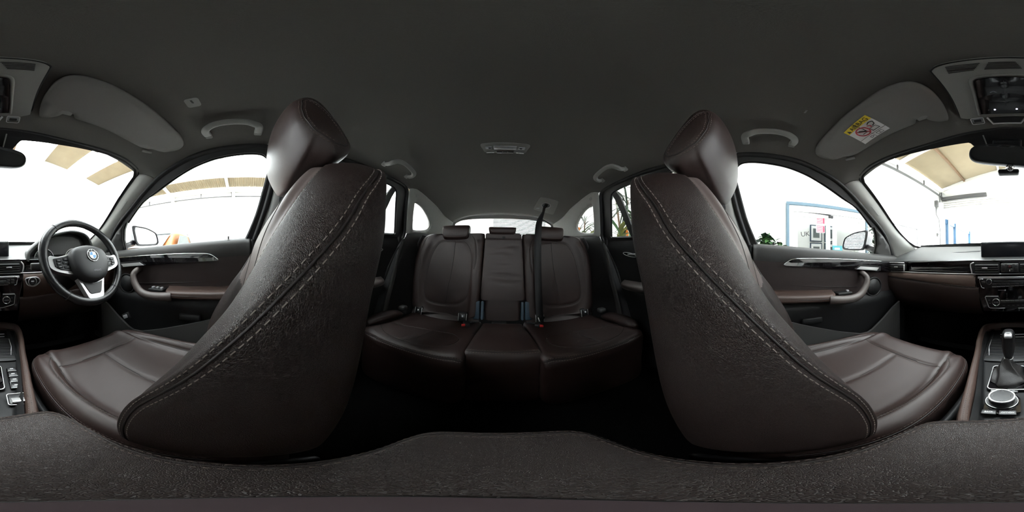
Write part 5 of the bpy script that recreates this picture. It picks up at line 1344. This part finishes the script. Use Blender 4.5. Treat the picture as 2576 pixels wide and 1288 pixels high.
for s in (-1, 1):
    if s < 0: t = thing('sun_visor', 'plain grey folded sun visor above the steering wheel', 'sun visor', 'sun visors')
    else: t = thing('sun_visor', 'grey folded sun visor carrying a yellow and white airbag warning label', 'sun visor', 'sun visors')
    out = []
    for x, y in cr(np.array(vis), 120, True):
        z = .44
        for _ in range(6): z = vz(x*z/.43, y*z/.43)
        out.append((x*z/.43, y*z/.43))
    cxy = np.mean(out, 0)
    edge = lambda a, b: min(math.hypot(a-p[0], b-p[1]) for p in out)
    V, F = cdt_panel(out, [], lambda a, b: (s*a, b, vz(a, b)-.004*min(1, edge(a, b)/.02)**.5), .02, .014, (0, 0, 1))
    mk('visor_panel', V, F, 'visor', t)
    zc = vz(.19, -.335)
    MB().box((s*.192, -.338, zc+.003), (.034, .02, .010)).mk('clip', 'greyplas', t, bevel=.003)
    MB().box((s*.192, -.332, zc+.009), (.05, .024, .006)).mk('clip_recess', 'darkplas', t, bevel=.003)
    MB().tube([(s*.470, -.330, vz(.47, -.33)+.004), (s*.486, -.322, vz(.48, -.32)+.005), (s*.500, -.312, vz(.49, -.31)+.007)], .006, 10).mk('pivot_arm', 'greyplas', t)
    if s > 0:
        f = lambda a, b, e=0.0: (a, b, vz(a, b)-.0052-e)
        def pl(nm, P, m, e, par): V, F = cdt_panel(P, [], lambda a, b: f(a, b, e), .02); return mk(nm, V, F, m, par, smooth=False)
        lb = pl('label', [(.372, -.228), (.276, -.228), (.282, -.318), (.390, -.318)], 'white', .0004, t)
        pl('yellow_band', [(.372, -.228), (.276, -.228), (.2774, -.249), (.3762, -.249)], 'yellow', .0008, lb)
        text_obj('lettering', 'AIRBAG', .020, f(.318, -.2395, .0012), Vector(f(.28, -.2395))-Vector(f(.356, -.2395)), Vector(f(.318, -.232))-Vector(f(.318, -.247)), 'blackprint', lb)
        pl('warning_triangle', [(.369, -.2455), (.357, -.2455), (.363, -.233)], 'blackprint', .0013, lb)
        zz = lambda P, r, nm, m: mk(nm, *tube_vf([f(a, b, .0016) for a, b in P], r, 5), m, lb)
        zz([(.340+.021*math.cos(q), -.272+.020*math.sin(q)) for q in np.linspace(0, 2*PI, 33)], .0018, 'prohibition_ring', 'redprint')
        zz([(.355, -.258), (.325, -.286)], .0016, 'prohibition_bar', 'redprint')
        zz([(.350, -.280), (.333, -.281), (.329, -.262)], .0012, 'seat_symbol', 'blackprint'); zz([(.347, -.262), (.340, -.270), (.334, -.276)], .0022, 'child_symbol', 'blackprint')
        zz([(.327, -.228), (.333, -.318)], .0006, 'divider', 'blackprint'); zz([(.384, -.297), (.281, -.297)], .0006, 'divider', 'blackprint')
        zz([(.318, -.290), (.318, -.276), (.296, -.276), (.292, -.290), (.318, -.290)], .0009, 'carton_symbol', 'blackprint')
        zz([(.312, -.262), (.304, -.268), (.308, -.274)], .0016, 'figure_symbol', 'redprint'); zz([(.306, -.258), (.296, -.254), (.286, -.258), (.290, -.268), (.300, -.272)], .0016, 'airbag_symbol', 'blackprint')
        zz([(.322, -.303), (.322, -.313), (.300, -.313), (.300, -.303), (.322, -.303)], .0007, 'book_symbol', 'blackprint'); zz([(.311, -.303), (.311, -.313)], .0006, 'book_symbol', 'blackprint')
        zz([(.350, -.305), (.342, -.304), (.336, -.308), (.345, -.312), (.350, -.309)], .0008, 'hand_symbol', 'blackprint')

# overhead console
t = thing('overhead_console', 'grey overhead console with black touch panel, lamps and slots above the mirror', 'console')
oz = lambda x, y, d=0.0: np.interp(y, [-.44, -.40, -.30, -.18], [.428, .444, .462, .474])-.004-d
ou = [tuple(p) for p in cr(np.array([(.066, -.180), (.030, -.177), (0, -.176), (-.030, -.177), (-.066, -.180), (-.086, -.188), (-.092, -.205), (-.100, -.29), (-.112, -.40), (-.108, -.412), (-.095, -.415), (0, -.417), (.095, -.415), (.108, -.412), (.112, -.40), (.100, -.29), (.092, -.205), (.086, -.188)]), 100, True)]
V, F = cdt_panel(ou, [], lambda a, b: (a-.004, b, oz(a, b)), .02, .03, (0, 0, 1)); ob_ = mk('console_body', V, F, 'greyplas', t, smooth=False)
mk('body_gap', *tube_vf([(a*1.01-.004, b, oz(a, b)+.006) for a, b in ou], .003, 6, True), 'darkplas', t)
dp = [tuple(p) for p in cr(np.array([(.030, -.236), (0, -.234), (-.030, -.236), (-.044, -.246), (-.050, -.29), (-.056, -.355), (-.052, -.364), (0, -.366), (.052, -.364), (.056, -.355), (.050, -.29), (.044, -.246)]), 60, True)]
V, F = cdt_panel(dp, [], lambda a, b: (a-.004, b, oz(a, b, .006)), .03, .008, (0, 0, 1)); tp_ = mk('touch_panel', V, F, 'piano', t, smooth=False)
mk('touch_frame', *tube_vf([(a*1.1-.004, -.30+(b+.30)*1.10, oz(a, b, .001)) for a, b in dp], .004, 8, True), 'greyplas', t)
mk('handset_symbol', *tube_vf([(.022, -.285, oz(0, -.285, .0068)), (.016, -.281, oz(0, -.28, .0068)), (.010, -.286, oz(0, -.286, .0068))], .0009, 5), 'greyprint', tp_)
mk('key_line', *tube_vf([(-.004, -.245, oz(0, -.245, .0064)), (-.004, -.335, oz(0, -.335, .0064))], .0004, 4), 'softblack', tp_)
M['led'] = mat('white_led', (0.75, 0.72, 1.0), 0.4, emit=6.0)
for x in (.021, -.026): MB().sph((x, -.349, oz(0, -.349, .0065)), .0022, 6).mk('indicator_led', 'led', tp_)
for x in (.0345, -.0425): MB().box((x, -.349, oz(0, -.349, .0064)), (.003, .002, .0006)).mk('marking', 'greyprint', tp_, smooth=False)
for k, (x0, x1, x2, x3) in enumerate(((.022, .066, .070, .034), (-.020, .012, .020, -.028), (-.030, -.072, -.076, -.040))):
    for i in range(6):
        u = i/5; a = x0+(x3-x0)*u; b = x1+(x2-x1)*u; y = -.187-.020*u
        MB().box(((a+b)/2-.002, y, oz(0, y, .0002)), (abs(b-a), .0022, .002)).mk('slot', 'rubber', ob_, smooth=False)
for s in (-1, 1):
    l = mk('reading_lamp', *cdt_panel(rrect(.030, .024, .004), [], lambda a, b: (s*.072-.004+a, -.390+b, oz(0, -.39+b, .003)), .05, .006, (0, 0, 1)), 'lens', t, smooth=False)
    MB().box((s*.072-.004, -.390, oz(0, -.39, .0045)), (.018, .010, .003)).mk('switch_rocker', 'darkplas', l, bevel=.001)
    mk('lamp_frame', *tube_vf([(s*.072-.004+a, -.39+b, oz(0, -.39+b, .0045)) for a, b in rrect(.031, .025, .004)], .0013, 6, True), 'satin', l)
mk('tray', *cdt_panel([(.038, -.383), (-.044, -.383), (-.034, -.404), (.028, -.404)], [], lambda a, b: (a, b, oz(a, b, .003)), .05, .004, (0, 0, 1)), 'rubber', t, smooth=False)
mk('tray_frame', *tube_vf([(a, b, oz(a, b, .004)) for a, b in [(.043, -.381), (.032, -.407), (-.038, -.407), (-.049, -.381)]], .0028, 8), 'satin', t)

# interior mirror
t = thing('interior_mirror', 'black framed interior mirror hanging at the top of the windscreen', 'mirror')
mc = Vector((-.010, -.462, .330)); yw_ = math.radians(9); pt_ = math.radians(8)
mu = Vector((-math.cos(yw_), -math.sin(yw_), -.06)).normalized(); mn = Vector((-math.sin(yw_)*1.0, math.cos(yw_), -math.tan(pt_))).normalized(); mv = mn.cross(mu).normalized()
if mv.z < 0: mv = -mv
mp = lambda a, b, c=0.0: mc+mu*a+mv*b+mn*c
mo = cr(np.array([(-.118, -.004), (-.112, .020), (-.09, .032), (-.04, .037), (.04, .037), (.09, .032), (.112, .020), (.118, -.002), (.110, -.022), (.088, -.033), (.04, -.038), (-.04, -.038), (-.088, -.033), (-.110, -.024)]), 70, True)
S = [[tuple(mp(a*k, b*k, c)) for a, b in mo] for k, c in ((.4, -.040), (.75, -.034), (.93, -.022), (1.0, -.008), (1.0, .002), (.975, .007), (.93, .007))]
V, F = loft(S, 30, 100); mk('housing', V, F, 'darkplas', t)
V, F = cdt_panel([(a*.925, b*.90) for a, b in mo], [], lambda a, b: mp(a, b, .0078), .05); mk('mirror_glass', V, F, 'mirror_dark', t)
MB().sph(mp(.03, .030, .009), .0035, 6, (1, .4, 1)).mk('light_sensor', 'rubber', t)
MB().tube([mp(0, .0, -.035), mp(0, .02, -.07), Vector((0, ws_y(0, .37)+.02, .368))], [.012, .010, .014], 14).mk('stem', 'darkplas', t)
MB().box((0, ws_y(0, .392)+.022, .385), (.085, .08, .026), Matrix.Rotation(.50, 3, 'X')).mk('sensor_cover', 'darkplas', t, bevel=.008, bseg=3)
MB().sph((-.007, -.465, .281), .0125, 12).mk('adjuster_ball', 'chrome', t)
MB().box((-.002, -.485, .274), (.062, .03, .014)).mk('camera_pod', 'darkplas', t, bevel=.005)

# grab handles
def handle(s, P, label):
    t = thing('grab_handle', label, 'grab handle', 'grab handles')
    Q = cr(np.array(P), 60); V = []
    for i, p in enumerate(Q):
        tn = Vector(Q[min(i+1, 59)]-Q[max(i-1, 0)]).normalized(); dn_ = Vector((-.55, 0, -.83)); dn_ = (dn_-tn*dn_.dot(tn)).normalized(); sd = tn.cross(dn_)
        w = .0125-.002*math.sin(PI*i/59); d = .008
        for q in np.linspace(0, 2*PI, 16, endpoint=False):
            cq, sq = math.cos(q), math.sin(q)
            v = Vector(p)+sd*w*math.copysign(abs(cq)**.5, cq)+dn_*d*math.copysign(abs(sq)**.5, sq); V.append((s*v.x, v.y, v.z))
    F = grid_faces(60, 16, False, True)+[tuple(range(16))[::-1], tuple(range(59*16, 60*16))]
    mk('grip', V, F, 'greyplas', t)
    for e in (0, -1):
        MB().box((s*(P[e][0]+.010), P[e][1], P[e][2]+.006), (.026, .024, .014), Matrix.Rotation(s*.5, 3, 'Y')).mk('mount', 'greyplas', t, bevel=.005)
PF = [(.500, -.112, .445), (.478, -.114, .440), (.459, -.108, .438), (.449, -.088, .447), (.446, -.06, .454), (.446, -.028, .456), (.446, .003, .453), (.449, .022, .446), (.459, .035, .446), (.478, .039, .450), (.500, .038, .452)]
PR = [(.475, .535, .436), (.455, .533, .430), (.434, .530, .428), (.421, .547, .438), (.418, .58, .446), (.418, .615, .445), (.420, .65, .441), (.424, .678, .437), (.436, .698, .434), (.455, .710, .434), (.475, .710, .436)]
handle(-1, PF, 'grey grab handle over the driver window'); handle(1, PF, 'grey grab handle over the front passenger window')
handle(-1, PR, 'grey grab handle over the rear door on the driver side'); handle(1, PR, 'grey grab handle over the rear door nearest the palm plants')
# airbag tags on the headliner
for s in (-1, 1):
    t = thing('ceiling_tag', 'small embossed plate on the headliner beside the %s visor' % ('plain' if s < 0 else 'labelled'), 'plate', 'ceiling tags')
    z = lambda a, b: (s*a, b, liner_at(a, b)-.0075)
    V, F = cdt_panel([(.355+a*.9-.0, -.112+b) for a, b in rrect(.040, .032, .008)], [], z, .03, .006, (0, 0, 1)); mk('plate', V, F, 'greyplas' if s < 0 else 'headliner', t, smooth=False)
    text_obj('lettering', 'AIRBAG', .007, (s*.352, -.112, liner_at(.352, -.112)-.0092), (-1, 0, -s*.2) if s > 0 else (-1, 0, .2), (0, 1, 0), 'darkplas' if s < 0 else 'greyprint', t)
# rear ceiling lamp
t = thing('ceiling_lamp', 'slim pale lamp unit on the headliner above the rear bench', 'lamp')
lz = lambda x, y, d=0: liner_at(min(abs(x), .09), y)-.008-d
V, F = cdt_panel([tuple(p) for p in cr(np.array([(-.094, .618), (-.05, .611), (0, .609), (.05, .611), (.094, .618), (.090, .66), (.082, .682), (.05, .688), (0, .690), (-.05, .688), (-.082, .682), (-.090, .66)]), 60, True)], [], lambda a, b: (a-.005, b, lz(a, b)), .03, .016, (0, 0, 1)); lb = mk('body', V, F, 'greyplas', t, smooth=False)
MB().box((-.005, .644, lz(0, .644, .002)), (.090, .026, .005)).mk('lens', 'lens', t, bevel=.002)
for s in (-1, 1):
    sw = MB().box((s*.066-.005, .645, lz(0, .645, .002)), (.026, .016, .005)).mk('reading_lamp', 'lens', t, bevel=.002)
    MB().box((s*.062-.005, .645, lz(0, .645, .0045)), (.010, .008, .003)).mk('rocker', 'darkplas', sw, bevel=.001)
    MB().box((s*.062-.005, .680, lz(0, .68, .004)), (.034, .004, .004)).mk('chrome_strip', 'chrome', t, bevel=.001)
for x, w in ((-.028, .022), (-.005, .02), (.018, .022)): MB().box((x, .678, lz(0, .678, .0035)), (w, .010, .005)).mk('switch', 'button', t, bevel=.0015)
mk('switch_frame', *tube_vf([(-.042, .672, lz(0, .672, .003)), (-.038, .685, lz(0, .685, .003)), (.028, .685, lz(0, .685, .003)), (.032, .672, lz(0, .672, .003))], .0015, 6), 'chrome', t)

# centre rear belt: ceiling outlet, strap, tongue; buckles on the bench
t = thing('belt_outlet', 'grey belt outlet plate on the headliner where the centre strap comes out', 'belt outlet')
bo = cr(np.array([(.262, 1.185), (.285, 1.165), (.36, 1.16), (.395, 1.165), (.412, 1.19), (.435, 1.36), (.43, 1.395), (.40, 1.405), (.30, 1.41), (.268, 1.40), (.258, 1.37)]), 60, True)
V, F = cdt_panel([tuple(p) for p in bo], [[(.338+.036*math.cos(q), 1.275+.045*math.sin(q)) for q in np.linspace(0, 2*PI, 20, endpoint=False)]], lambda a, b: (a, b, liner_at(a, b)-.010), .03, .012, (0, 0, 1)); mk('plate', V, F, 'visor', t, smooth=False)
mk('outlet_rim', *tube_vf([(.338+.036*math.cos(q), 1.275+.045*math.sin(q), liner_at(.338+.036*math.cos(q), 1.275+.045*math.sin(q))-.011) for q in np.linspace(0, 2*PI, 24, endpoint=False)], .005, 8, True), 'greyplas', t)
V, F = cdt_panel([(.338+.038*math.cos(q), 1.275+.047*math.sin(q)) for q in np.linspace(0, 2*PI, 20, endpoint=False)], [], lambda a, b: (a, b, liner_at(a, b)-.0075), .03); mk('outlet_hole', V, F, 'rubber', t)
for s in (-1, 1): MB().box((.338+s*.055, 1.33, liner_at(.34, 1.33)-.014), (.03, .03, .006)).mk('tongue_slot', 'greyplas', t, bevel=.002)
t = thing('centre_belt', 'black seat belt strap hanging from the ceiling across the rear backrest', 'seat belt')
Pb = cr(np.array([(.340, 1.275, .437), (.315, 1.235, .385), (.285, 1.19, .325), (.252, 1.13, .255), (.232, 1.075, .175), (.224, 1.045, .08), (.222, 1.028, -.05), (.224, 1.010, -.2), (.228, .995, -.34), (.230, .99, -.385)]), 70)
V = []
for i, p in enumerate(Pb):
    tw = math.radians(np.interp(i, [0, 10, 20, 32, 69], [20, 70, 35, 0, 0])); w = .023*np.interp(i, [0, 4, 12, 69], [.55, .9, 1, 1])
    dr = Vector((math.cos(tw), -math.sin(tw)*.8, math.sin(tw)*.5))
    V += [tuple(Vector(p)-dr*w), tuple(p), tuple(Vector(p)+dr*w)]
mk('strap', V, grid_faces(70, 3), 'beltblack', t, solid=.0014)
MB().box((.236, .985, -.40), (.05, .012, .03), Matrix.Rotation(.5, 3, 'Y')).mk('tongue', 'darkplas', t, bevel=.004)
MB().tube([(.218, .975, -.395), (.225, .972, -.418), (.232, .97, -.43)], .003).mk('tongue_edge', 'satin', t)
for x, lab in ((-.205, 'black belt buckle with red button by the left anchor cover of the bench'), (.205, 'black belt buckle with red button beside the hanging strap on the bench')):
    t = thing('belt_buckle', lab, 'buckle', 'belt buckles on the bench')
    sg = -1 if x < 0 else 1
    MB().box((x, .915, -.418), (.030, .060, .022), Matrix.Rotation(-sg*.5, 3, 'Z')).mk('body', 'darkplas', t, bevel=.005)
    MB().box((x+sg*.012, .885, -.415), (.022, .010, .014), Matrix.Rotation(-sg*.5, 3, 'Z')).mk('release_button', 'red', t, bevel=.002)
    MB().tube([(x-sg*.01, .94, -.420), (x-sg*.03, .97, -.43), (x-sg*.05, 1.0, -.44)], .008).mk('stalk', 'darkplas', t)

# ================================================================ door mirrors outside
for s in (-1, 1):
    t = thing('door_mirror', 'dark door mirror outside the %s' % ('driver window in front of the orange car' if s < 0 else 'passenger window reflecting the slatted shutter'), 'door mirror', 'door mirrors')
    c0 = Vector((s*.925, -.640, .120)); n0 = Vector((-s*.45, .89, 0)).normalized(); a0 = Vector((s*.89, .45, 0)).normalized(); b0 = Vector((0, 0, 1))
    P2 = cr(np.array([(-.094, .058), (-.05, .060), (.0, .054), (.055, .034), (.078, .016), (.092, -.030), (.084, -.050), (.06, -.056), (-.04, -.062), (-.070, -.052), (-.084, -.010)]), 60, True)
    f0 = lambda a, b, c=0.0: c0+a0*a+b0*b+n0*c
    S = [[tuple(f0(.0+a*k-sh, (b+.004)*k-.004, c)) for a, b in P2] for k, c, sh in ((.30, -.115, .035), (.62, -.105, .03), (.86, -.080, .018), (1.02, -.040, .006), (1.08, -.004, 0), (1.08, .008, 0), (1.03, .013, 0), (.94, .011, 0))]
    V, F = loft(S, 40, 80); mk('housing', V, F, 'mirrorshell', t)
    V, F = cdt_panel([tuple(p*.90) for p in P2], [], lambda a, b: f0(a, b, .0128), .05); mk('mirror_glass', V, F, 'mirror', t)
    MB().tube([f0(-.075, -.045, -.05), (s*.80, -.690, .060), (s*.735, -.690, .045)], [.022, .020, .024], 12).mk('arm', 'mirrorshell', t)
    mk('arm_trim', *tube_vf([f0(-.08, -.030, -.045), (s*.79, -.675, .078), (s*.735, -.675, .066)], .004, 8), 'satin', t)

# ================================================================ outside things
M['orange'] = mat('orange_car_paint', (0.26, 0.075, 0.003), 0.5, coat=0.1)
M['carglass'] = mat('car_window_tint', (0.07, 0.09, 0.09), 0.08)
M['tyre'] = mat('tyre_rubber', (0.02, 0.02, 0.02), 0.8)
t = thing('orange_car', 'bright orange hatchback parked beyond the driver window', 'car')
CT = Vector((-4.8, -2.7, 0)); hd_ = 0.0; CK = 1.15
fw = Vector((math.cos(hd_), math.sin(hd_), 0)); lf = Vector((-fw.y, fw.x, 0))
cp = lambda a, b, h: CT+(fw*a+lf*b)*CK+Vector((0, 0, GR+h*CK))
prof = [(2.0, .35, .62, .80), (1.9, .30, .72, .84), (1.4, .26, .88, .87), (.95, .24, .96, .88), (.3, .22, .98, .88), (-.6, .22, 1.0, .88), (-1.4, .24, 1.02, .87), (-1.85, .30, 1.0, .83), (-1.98, .38, .90, .76)]
S = []
for a, lo, hi, w in prof:
    S.append([tuple(cp(a, y, h)) for y, h in ((0, lo), (w*.9, lo), (w, lo+.12), (w*1.0, (lo+hi)/2), (w*.96, hi-.06), (w*.86, hi), (0, hi+.02), (-w*.86, hi), (-w*.96, hi-.06), (-w, (lo+hi)/2), (-w, lo+.12), (-w*.9, lo))])
V, F = loft(S, 50, 60); mk('body', V, F, 'orange', t)
S = []
for a, hi, w in ((1.08, .95, .74), (.90, 1.08, .70), (.55, 1.30, .64), (.25, 1.44, .60), (-.1, 1.50, .58), (-.7, 1.50, .57), (-1.3, 1.43, .56), (-1.62, 1.30, .56), (-1.82, 1.10, .60), (-1.88, .98, .64)):
    S.append([tuple(cp(a, y, h)) for y, h in ((0, .93), (w+.10, .93), (w+.09, .99), (w+.02, (.99+hi)/2), (w-.05, hi-.05), (w*.7, hi), (0, hi+.02), (-w*.7, hi), (-w+.05, hi-.05), (-w-.02, (.99+hi)/2), (-w-.09, .99), (-w-.10, .93))])
V, F = loft(S, 60, 72); mk('cabin', V, F, 'orange', t)
def cwin(nm, P, off):
    Q = [cp(*p) for p in P]; c = sum(Q, Vector())/len(Q); n = (Q[1]-Q[0]).cross(Q[2]-Q[0]).normalized()
    if n.dot(c-cp(-.4, 0, 1.1)) < 0: n = -n
    return MB().prism([q+n*off for q in Q], n*.012).mk(nm, 'carglass', t, smooth=False)
w_ = cwin('windscreen', [(1.02, .58, 1.02), (1.02, -.58, 1.02), (.32, -.47, 1.41), (.32, .47, 1.41)], .045)
for s in (-1, 1):
    cwin('front_window', [(.75, s*.78, 1.03), (-.28, s*.79, 1.03), (-.22, s*.655, 1.40), (.25, s*.655, 1.38)], .035)
    cwin('rear_window', [(-.42, s*.79, 1.03), (-1.45, s*.76, 1.05), (-1.15, s*.655, 1.36), (-.38, s*.655, 1.40)], .035)
    for a in (1.3, -1.3):
        wl = MB().cyl(cp(a, s*.74, .31), cp(a, s*.90, .31), .31*CK, n=32).mk('wheel', 'tyre', t, angle=40)
        MB().cyl(cp(a, s*.89, .31), cp(a, s*.915, .31), .20*CK, n=24).mk('rim', 'satin', wl, angle=40)
    MB().sph(cp(1.86, s*.62, .70), .11, 10, (1, 1, .6)).mk('headlamp', 'lens', t)
    MB().sph(cp(.78, s*.96, 1.05), .09, 8, (.6, 1, .7)).mk('wing_mirror', 'orange', t)
mk('screen_strip', *(lambda m: (m.V, m.F))(MB().prism([cp(.40, .47, 1.365)+Vector((0, 0, .065)), cp(.40, -.47, 1.365)+Vector((0, 0, .065)), cp(.33, -.45, 1.405)+Vector((0, 0, .065)), cp(.33, .45, 1.405)+Vector((0, 0, .065))], fw*.01+Vector((0, 0, .01)))), 'blackprint', t, smooth=False)
for i, a in enumerate((-.35, -.65, -.95)): MB().cyl(cp(a, .45, 1.52), cp(a, .45, 1.57), .012, .008, 8).mk('roof_stud', 'darkplas', t)

M['leafgreen'] = mat('glossy_green_leaf', (0.025, 0.075, 0.018), 0.4, var=0.3, vscale=9)
M['leafdark'] = mat('dark_green_leaf', (0.010, 0.028, 0.012), 0.45, var=0.3, vscale=9)
M['leafyellow'] = mat('yellow_green_leaf', (0.11, 0.12, 0.018), 0.45, var=0.3, vscale=5)
M['stem'] = mat('brown_stem', (0.10, 0.06, 0.035), 0.8); M['pot'] = mat('dark_plant_pot', (0.06, 0.06, 0.06), 0.5); M['orangeleaf'] = mat('orange_bract', (0.35, 0.10, 0.01), 0.5)
def leaf_mesh(nm, L, w, bend, m):
    V = []; n = 7
    for i in range(n):
        u = i/(n-1); ww = w*math.sin(PI*min(.98, u*.9+.08))**.8; z = -bend*u*u*L
        V += [(L*u, -ww, z+.25*ww), (L*u, 0, z), (L*u, ww, z+.25*ww)]
    me = bpy.data.meshes.new(nm); me.from_pydata(V, [], grid_faces(n, 3)); me.materials.append(M[m])
    me.polygons.foreach_set('use_smooth', [True]*len(me.polygons)); return me
def put_leaf(me, p, az, el, sc, par, roll=0):
    o = bpy.data.objects.new('leaf', me); COL.objects.link(o); o.parent = par
    o.location = (p[0], p[1], p[2]+EZ); o.rotation_euler = (roll, -el, az); o.scale = (sc, sc, sc)
def pot(par, x, y, r, h):
    V, F = loft([[(x+r*k*math.cos(q), y+r*k*math.sin(q), GR+z) for q in np.linspace(0, 2*PI, 20, endpoint=False)] for k, z in ((.7, .002), (.74, .02), (.9, h*.7), (1, h), (1.05, h+.01), (1.0, h+.03), (.9, h-.02))], 20, 40); mk('pot', V, F, 'pot', par)
lm1 = leaf_mesh('leaf', .13, .042, .5, 'leafgreen'); lm2 = leaf_mesh('leaf', .11, .036, .6, 'leafdark')
rnd = random.Random(3)
def shrub(x, y, top, spread, n, label):
    t = thing('potted_shrub', label, 'plant', 'potted shrubs by the office')
    pot(t, x, y, .20, .36)
    for k in range(6):
        a = rnd.uniform(0, 2*PI); r = spread*rnd.uniform(.2, .8); hh = top-rnd.uniform(0, .35)
        P = cr(np.array([(x, y, GR+.3), (x+r*.2*math.cos(a), y+r*.2*math.sin(a), GR+.8), (x+r*.7*math.cos(a), y+r*.7*math.sin(a), (GR+hh)/2+.15), (x+r*math.cos(a), y+r*math.sin(a), hh)]), 20)
        mk('stem', *tube_vf(P, [.012-.009*i/19 for i in range(20)], 6), 'stem', t)
        for j in range(n//6):
            u = rnd.uniform(.70, 1.0); q = P[int(u*19)]
            put_leaf(rnd.choice((lm1, lm1, lm2)), q+np.array([rnd.uniform(-.06, .06), rnd.uniform(-.06, .06), rnd.uniform(-.05, .05)]), rnd.uniform(0, 2*PI), rnd.uniform(-.5, .7), rnd.uniform(.9, 1.5), t, rnd.uniform(-.5, .5))
shrub(2.92, -.24, .58, .30, 288, 'bushy green potted shrub to the left of the office doors')
shrub(2.90, -2.60, .80, .24, 120, 'leafy green potted shrub partly hidden behind the passenger door mirror')
lp1 = leaf_mesh('leaf', .75, .022, .55, 'leafdark'); lp2 = leaf_mesh('leaf', .62, .035, .45, 'leafgreen'); lp3 = leaf_mesh('leaf', .5, .04, .4, 'leafyellow'); lp4 = leaf_mesh('leaf', .22, .03, .2, 'orangeleaf')
def palm(x, y, heads, label, low):
    t = thing('potted_palm', label, 'plant', 'palms behind the passenger side')
    pot(t, x, y, .24, .42)
    for (dx_, dy_, h, n, m) in heads:
        P = cr(np.array([(x+dx_*.1, y+dy_*.1, GR+.35), (x+dx_*.4, y+dy_*.4, (GR+h)/2), (x+dx_, y+dy_, h)]), 16)
        mk('stem', *tube_vf(P, .022, 8), 'stem', t)
        for j in range(n):
            el = rnd.uniform(-.5, 1.2); put_leaf(m, (x+dx_, y+dy_, h-rnd.uniform(0, .22)), 2*PI*j/n*1.0+rnd.uniform(-.3, .3), el, rnd.uniform(.7, 1.1), t)
    for j in range(low):
        put_leaf(rnd.choice((lp2, lp3, lp3, lp2)), (x+rnd.uniform(-.22, .22), y+rnd.uniform(-.22, .22), rnd.uniform(-.3, .55)), rnd.uniform(0, 2*PI), rnd.uniform(.1, 1.1), rnd.uniform(.7, 1.2), t)
    for j in range(low//9):
        put_leaf(lp4, (x+rnd.uniform(-.2, .2), y+rnd.uniform(-.2, .2), rnd.uniform(.3, .8)), rnd.uniform(0, 2*PI), rnd.uniform(.5, 1.2), 1, t)
palm(2.35, 2.45, [(.1, .1, 1.30, 26, lp1), (-.15, .25, 1.62, 22, lp1), (.05, -.2, .82, 24, lp2)], 'tall potted palm with drooping narrow leaves seen through the rear passenger window', 48)
palm(2.15, 3.98, [(.0, .1, .68, 24, lp2), (.25, .35, 1.12, 20, lp1)], 'lower yellow-green potted palm seen through the small rear quarter window', 50)
# ================================================================ put every thing's origin at its own base
def _finish():
    bpy.context.view_layer.update()
    for o in [o for o in SC.objects if o.parent is None]:
        if o.type == 'EMPTY':
            P = []
            for c in o.children_recursive:
                if c.type == 'MESH': P += [c.matrix_world @ Vector(b) for b in c.bound_box]
            if not P: continue
            lo = [min(p[k] for p in P) for k in range(3)]; hi = [max(p[k] for p in P) for k in range(3)]
            b = Vector(((lo[0]+hi[0])/2, (lo[1]+hi[1])/2, lo[2])); o.location = b
            for c in o.children: c.location = c.location-b
        elif o.type == 'MESH' and o.data.users == 1 and o.location.length < 1e-6:
            P = [Vector(b) for b in o.bound_box]
            lo = [min(p[k] for p in P) for k in range(3)]; hi = [max(p[k] for p in P) for k in range(3)]
            b = Vector(((lo[0]+hi[0])/2, (lo[1]+hi[1])/2, lo[2])); o.data.transform(Matrix.Translation(-b)); o.location = b
            for c in o.children: c.location = c.location-b
_finish()
